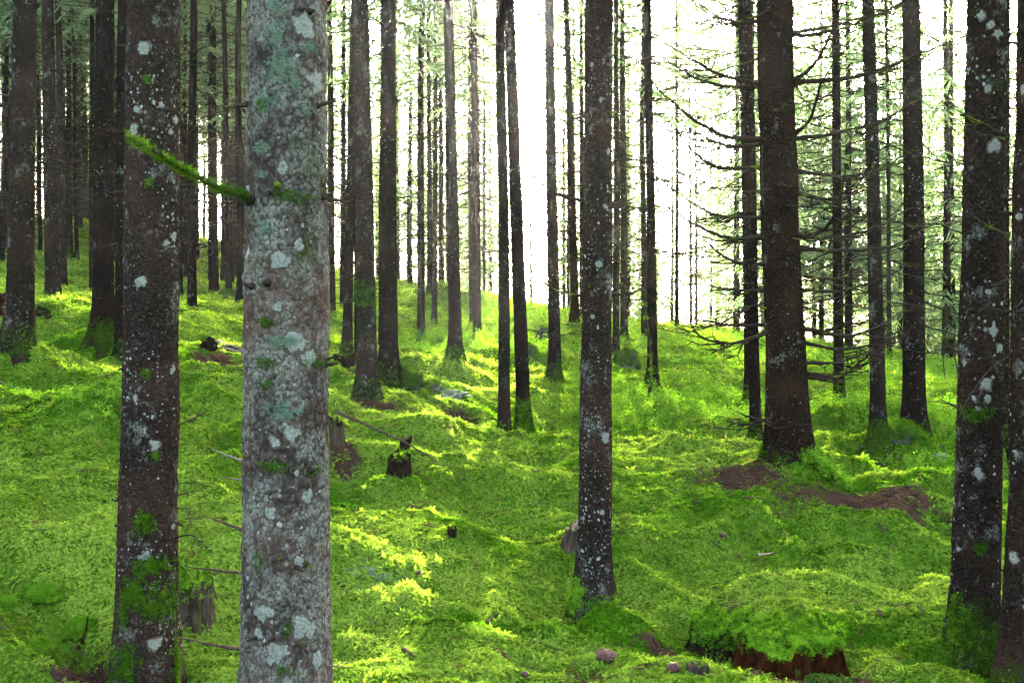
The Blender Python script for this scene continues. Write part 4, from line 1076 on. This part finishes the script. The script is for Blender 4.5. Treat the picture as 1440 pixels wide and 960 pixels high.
def mushroom(px, py, wpx, hpx, label, tilt_=(0, 0), seed=1):
    p = hit(px, py); d = p[1]; R = wpx/F*d*.5; Hc = hpx/F*d*.75
    root = thing('mushroom', p, label, 'mushroom', 'brown mushrooms in the moss')
    prof = [(0, 1.0), (.35, .97), (.65, .84), (.86, .6), (.98, .28), (1.0, .08), (.94, -.06), (.75, -.04), (.35, .05), (.2, .06)]
    n = 32; V_ = []
    for r_, z_ in prof:
        for q in range(n):
            a = q*2*math.pi/n; k = 1+.05*math.sin(2*a+seed)+.03*math.sin(5*a+seed*2)
            V_.append([R*r_*k*math.cos(a), R*r_*k*math.sin(a), R*.35+Hc*z_+.06*R*math.sin(3*a+seed)*r_])
    i = np.arange(len(prof)-1)[:, None]*n; j = np.arange(n)[None]; j2 = (j+1) % n
    mb = MB(); mb.add(V_, np.stack([i+j, i+n+j, i+n+j2, i+j2], -1).reshape(-1, 4))
    c = link('cap', mb.mesh('cap', [M['cap']]), root); c.rotation_euler = (tilt_[0], tilt_[1], 0)
    mb = MB(); mb.tube([[0, 0, -.04], [0, 0, R*.1], [0, 0, R*.35+Hc*.25]], [R*.34, R*.3, R*.24], 12); link('stem', mb.mesh('stem', [M['stem']]), root)
mushroom(851, 930, 31, 15, 'largest round red brown mushroom in front of the clearing tree', (.12, .05), 1)
mushroom(948, 946, 19, 12, 'dark red brown mushroom right of the largest one, cap tipped over', (.25, -.4), 2)
mushroom(588, 812, 10, 7, 'tiny brown mushroom in the moss left of the clearing tree', (.1, .1), 3)
mushroom(738, 954, 11, 6, 'small dull brown mushroom at the bottom edge of the picture', (.1, 0), 4)
mushroom(1017, 757, 10, 7, 'tiny black mushroom in the bright moss right of the clearing tree', (.1, 0), 5)

def stump(px, py, wpx, hpx, label, bark_m='dead_wood', top_m='cut_wood', mossn=200, jag=.3, lean=(0, 0), seed=1, d=None, tint0=.5, name='tree_stump', flare=.35, mz=.72, msize=.42):
    p = hit(px, py) if d is None else onground(px, py, d); d = p[1]; R = wpx/F*d*.5; H = hpx/F*d
    root = thing(name, p, label, 'stump'); n = 48; g = np.random.default_rng(seed)
    a = np.arange(n)*2*math.pi/n; rad_ = R*(1+.16*fbm(np.cos(a)*2+seed, np.sin(a)*2, seed=seed)+.06*np.sin(9*a))
    top = H*(1+jag*fbm(np.cos(a)*3+seed*2, np.sin(a)*3, seed=seed+4, octv=3)+jag*.9*np.abs(vnoise(np.cos(a)*7+seed, np.sin(a)*7, seed=seed+6))-jag*.3)
    V_ = []; lv = 10
    for k in range(lv):
        f = k/(lv-1)
        for q in range(n):
            z = -.08+(top[q]+.08)*f; rr = rad_[q]*(1+flare*(1-f)**2)*(1+.04*g.normal()*(1-f*.5)+.22*(1-f*.3)*float(fbm(np.array([math.cos(a[q])*4+seed]), np.array([math.sin(a[q])*4]), np.array([z*5]), seed=seed+8)[0]))
            V_.append([rr*math.cos(a[q])+lean[0]*z, rr*math.sin(a[q])+R*.9+lean[1]*z, z])
    i = np.arange(lv-1)[:, None]*n; j = np.arange(n)[None]; j2 = (j+1) % n
    mb = MB(); mb.add(V_, np.stack([i+j, i+j2, i+n+j2, i+n+j], -1).reshape(-1, 4)); link('bark', mb.mesh('bark', [M[bark_m]]), root)
    tv = []; 
    for k in range(5):
        f = 1-k/4*.98
        for q in range(n): tv.append([rad_[q]*f*.985*math.cos(a[q])+lean[0]*H, rad_[q]*f*.985*math.sin(a[q])+R*.9+lean[1]*H, top[q]*f**.5*.98+H*.8*(1-f**.5)+g.uniform(-.004, .004)])
    i = np.arange(4)[:, None]*n; mb = MB(); mb.add(tv, np.stack([i+j, i+j2, i+n+j2, i+n+j], -1).reshape(-1, 4)); link('top', mb.mesh('top', [M[top_m]]), root)
    if mossn:
        tv = np.array(tv); sv_ = np.array(V_); sv_ = sv_[sv_[:, 2] > H*mz]; al = np.vstack([tv, sv_]); k = al[rng.integers(0, len(al), mossn)]+rng.normal(0, .008, (mossn, 3))
        nn = np.tile([0, 0, 1.], (mossn, 1))+rng.normal(0, .5, (mossn, 3))+np.stack([k[:, 0], k[:, 1]-R*.9, 0*k[:, 0]], 1)/R*.5
        link('moss_cap', sprig_mesh('moss_cap', k, nn, msize, M['moss_part'], tint0, .25), root)
    return root
stump(1130, 945, 150, 60, 'broad rotten stump with orange brown crumbling wood under a mossy lid at lower right', 'rot_wood', 'moss_bed', 4500, .35, seed=3, d=4.72, tint0=.25, mz=.9, msize=.5)
stump(1025, 935, 84, 48, 'low dark mossy stump remnant left of the rotten orange brown stump', 'soil', 'moss_bed', 3000, .5, seed=4, tint0=.2, mz=.45, msize=.55)
stump(984, 962, 28, 14, 'tiny cut stump with a flat grey top at the bottom edge', 'dead_wood', 'dead_wood', 30, .1, seed=5, d=4.5)
stump(268, 892, 46, 66, 'splintered stump with a mossy top between the two foreground trunks', 'dead_wood', 'moss_bed', 420, .5, seed=6, tint0=.85)
stump(560, 668, 28, 28, 'small black stump under the fallen stick', 'soil', 'soil', 300, .3, seed=7, tint0=.6)
stump(566, 634, 15, 17, 'little leaning snag just above the fallen stick', 'soil', 'dead_wood', 8, .4, (.3, 0), seed=8)
stump(474, 630, 20, 34, 'brown broken root end at the upper end of the fallen stick', 'dead_wood', 'soil', 30, .4, (-.1, 0), seed=9, flare=.1)
stump(804, 770, 30, 34, 'brown split stump peeping out left of the white speckled clearing tree', 'dead_wood', 'cut_wood', 20, .4, (.25, 0), seed=10, d=6.35)
stump(635, 755, 13, 11, 'short dark snag sticking out of a moss hummock mid slope', 'soil', 'soil', 14, .4, seed=11)
stump(482, 520, 30, 18, 'dark mossy root lump left of the moss collared spruce', 'soil', 'soil', 200, .3, seed=12, tint0=.5)
stump(4, 440, 40, 24, 'red brown rotten stump at the left edge behind the greyish spruce', 'rot_wood', 'rot_wood', 50, .4, seed=13)

def stick(pts, r0, label, m='twig_brown', twigs=3, lift=.02, tl=.12, name='fallen_stick', cat='stick', group='dead sticks lying on the moss', ends=None):
    """pts are pixels; each is dropped on the ground, lifted by lift (or by the per point lift in ends)"""
    W_ = [hit(*q) for q in pts]
    for k, q in enumerate(W_): q[2] += lift if ends is None else ends[k]
    root = W_[0]; o = MB(); add_branch(o, [q-root for q in W_], r0, twigs, tl, 7, .008, 1, up=.4)
    ob = link(name, o.mesh(name, [M[m]]), None, root); tag(ob, label, cat, group); return ob
stick([(472,606),(530,628),(585,648),(632,668)], .016, 'long thin fallen stick slanting down the slope over the small black stump', 'twig_brown', 5, .06, ends=[.16,.13,.09,.02])
stick([(308,487),(330,492),(352,500)], .03, 'pale fallen log lying beside the black rotten log end', 'twig_pale', 0, .03, name='fallen_log', cat='log')
stick([(976,712),(1022,702),(1052,688),(1062,670)], .007, 'thin brown twig curving over the needle litter left of the stout spruce', 'twig_brown', 5)
stick([(1002,598),(1014,622),(1034,632),(1072,640)], .007, 'dark dead twig leaning against the left root of the stout spruce', 'twig', 6, .05, .25, ends=[.05,.05,.05,.05])
stick([(1274,690),(1292,690),(1310,696)], .007, 'short bent twig on the bright moss right of the stout spruce', 'twig_brown', 2)
stick([(746,905),(770,912),(792,922)], .007, 'thin twig lying left of the largest mushroom', 'twig_brown', 3, .015)
stick([(568,917),(576,922),(585,928)], .013, 'short thick brown stick end near the bottom edge', 'dead_wood', 0, .012)
stick([(480,938),(486,938),(494,938)], .006, 'short pale twig beside the foot of the pale lichen crusted trunk', 'twig_pale', 0)
stick([(1066,786),(1078,784),(1090,781)], .009, 'pale wood chip in the bright clearing moss', 'cut_wood', 0, .015, name='wood_chip', cat='wood chip', group='wood chips on the moss')
stick([(1000,768),(1008,768),(1015,766)], .007, 'dark bark chip left of the pale wood chip', 'dead_wood', 0, .012, name='wood_chip', cat='wood chip', group='wood chips on the moss')
stick([(1332,731),(1340,732),(1347,733)], .007, 'short black stick beside the white blotched dark spruce', 'dead_wood', 0)
stick([(0,543),(15,547),(32,551)], .008, 'pale stick lying by the left edge below the greyish spruce', 'twig_pale', 1)
stick([(1000,858),(1025,857),(1052,854)], .004, 'hair thin brown twig behind the mossy stump', 'twig_brown', 1)
stick([(1236,866),(1241,870),(1245,875)], .012, 'stubby brown wood piece in the moss left of the white blotched dark spruce', 'twig_brown', 0, .02)
stick([(112,915),(120,905),(124,895)], .012, 'reddish brown root stub poking up by the earth hollow', 'rot_wood', 0, .02, ends=[0,.05,.09])
stick([(685,880),(695,874),(706,870)], .010, 'brown bark piece in a fold of the moss', 'dead_wood', 1, .015)
stick([(252,905),(275,870),(298,840),(315,900)], .008, 'mossy dead twig arching beside the splintered mossy stump', 'twig', 3, .05)

# pale green lichen tuft on the slope and a tuft of hanging grass on the rotten stump
p = hit(532, 812); n = 110
pp = np.stack([rng.normal(0, .09, n), rng.normal(0, .06, n), np.zeros(n)], 1); pp[:, 2] = height(pp[:, 0]+p[0], pp[:, 1]+p[1])-p[2]+.02
o = link('lichen_tuft', sprig_mesh('lichen_tuft', pp, np.tile([0, -.2, 1.], (n, 1))+rng.normal(0, .4, (n, 3)), .55, M['lichen_leaf'], .7, .2), None, p)
tag(o, 'pale blue green lichen fronds spread over the moss below the fallen stick', 'lichen')
p = onground(1152, 895, 4.6)+np.array([0, 0, .16]); mb = MB()
for q in range(70):
    a = random.uniform(-2.6, -.5); l = random.uniform(.08, .2); s = np.array([random.gauss(0, .035), random.gauss(0, .02), 0]); d_ = np.array([math.cos(a), math.sin(a), 0])
    path = spline([s, s+d_*l*.4+[0, 0, .02], s+d_*l*.7-[0, 0, l*.5], s+d_*l*.75-[0, 0, l]], 6); mb.tube(path, np.linspace(.0018, .0006, 6), 3, 0, False)
tag(link('grass_tuft', mb.mesh('grass_tuft', [M['leaves']]), None, p), 'tuft of thin grass hanging over the edge of the rotten orange brown stump', 'grass tuft')

# ------------------------------------------------------------------ haze: one closed box of even, thin air round the whole scene
t = NT('haze'); pv = t.n('VolumePrincipled'); pv.inputs['Color'].default_value = (.95, .97, 1, 1)
pv.inputs['Density'].default_value = HAZE_DENSITY; pv.inputs['Anisotropy'].default_value = .9
t.l(pv.outputs[0], t.out.inputs['Volume'])
z0, z1 = float(GZ.min())-1.0, 24.5
B = np.array([[x, y, z] for x in (-1600, 1600) for y in (-1600, 1600) for z in (z0, z1)])
hm = new_mesh('haze', B, [np.array([[0,1,3,2],[4,6,7,5],[0,4,5,1],[2,3,7,6],[0,2,6,4],[1,5,7,3]])], [t.m], None, False)
tag(link('haze', hm), kind='stuff')
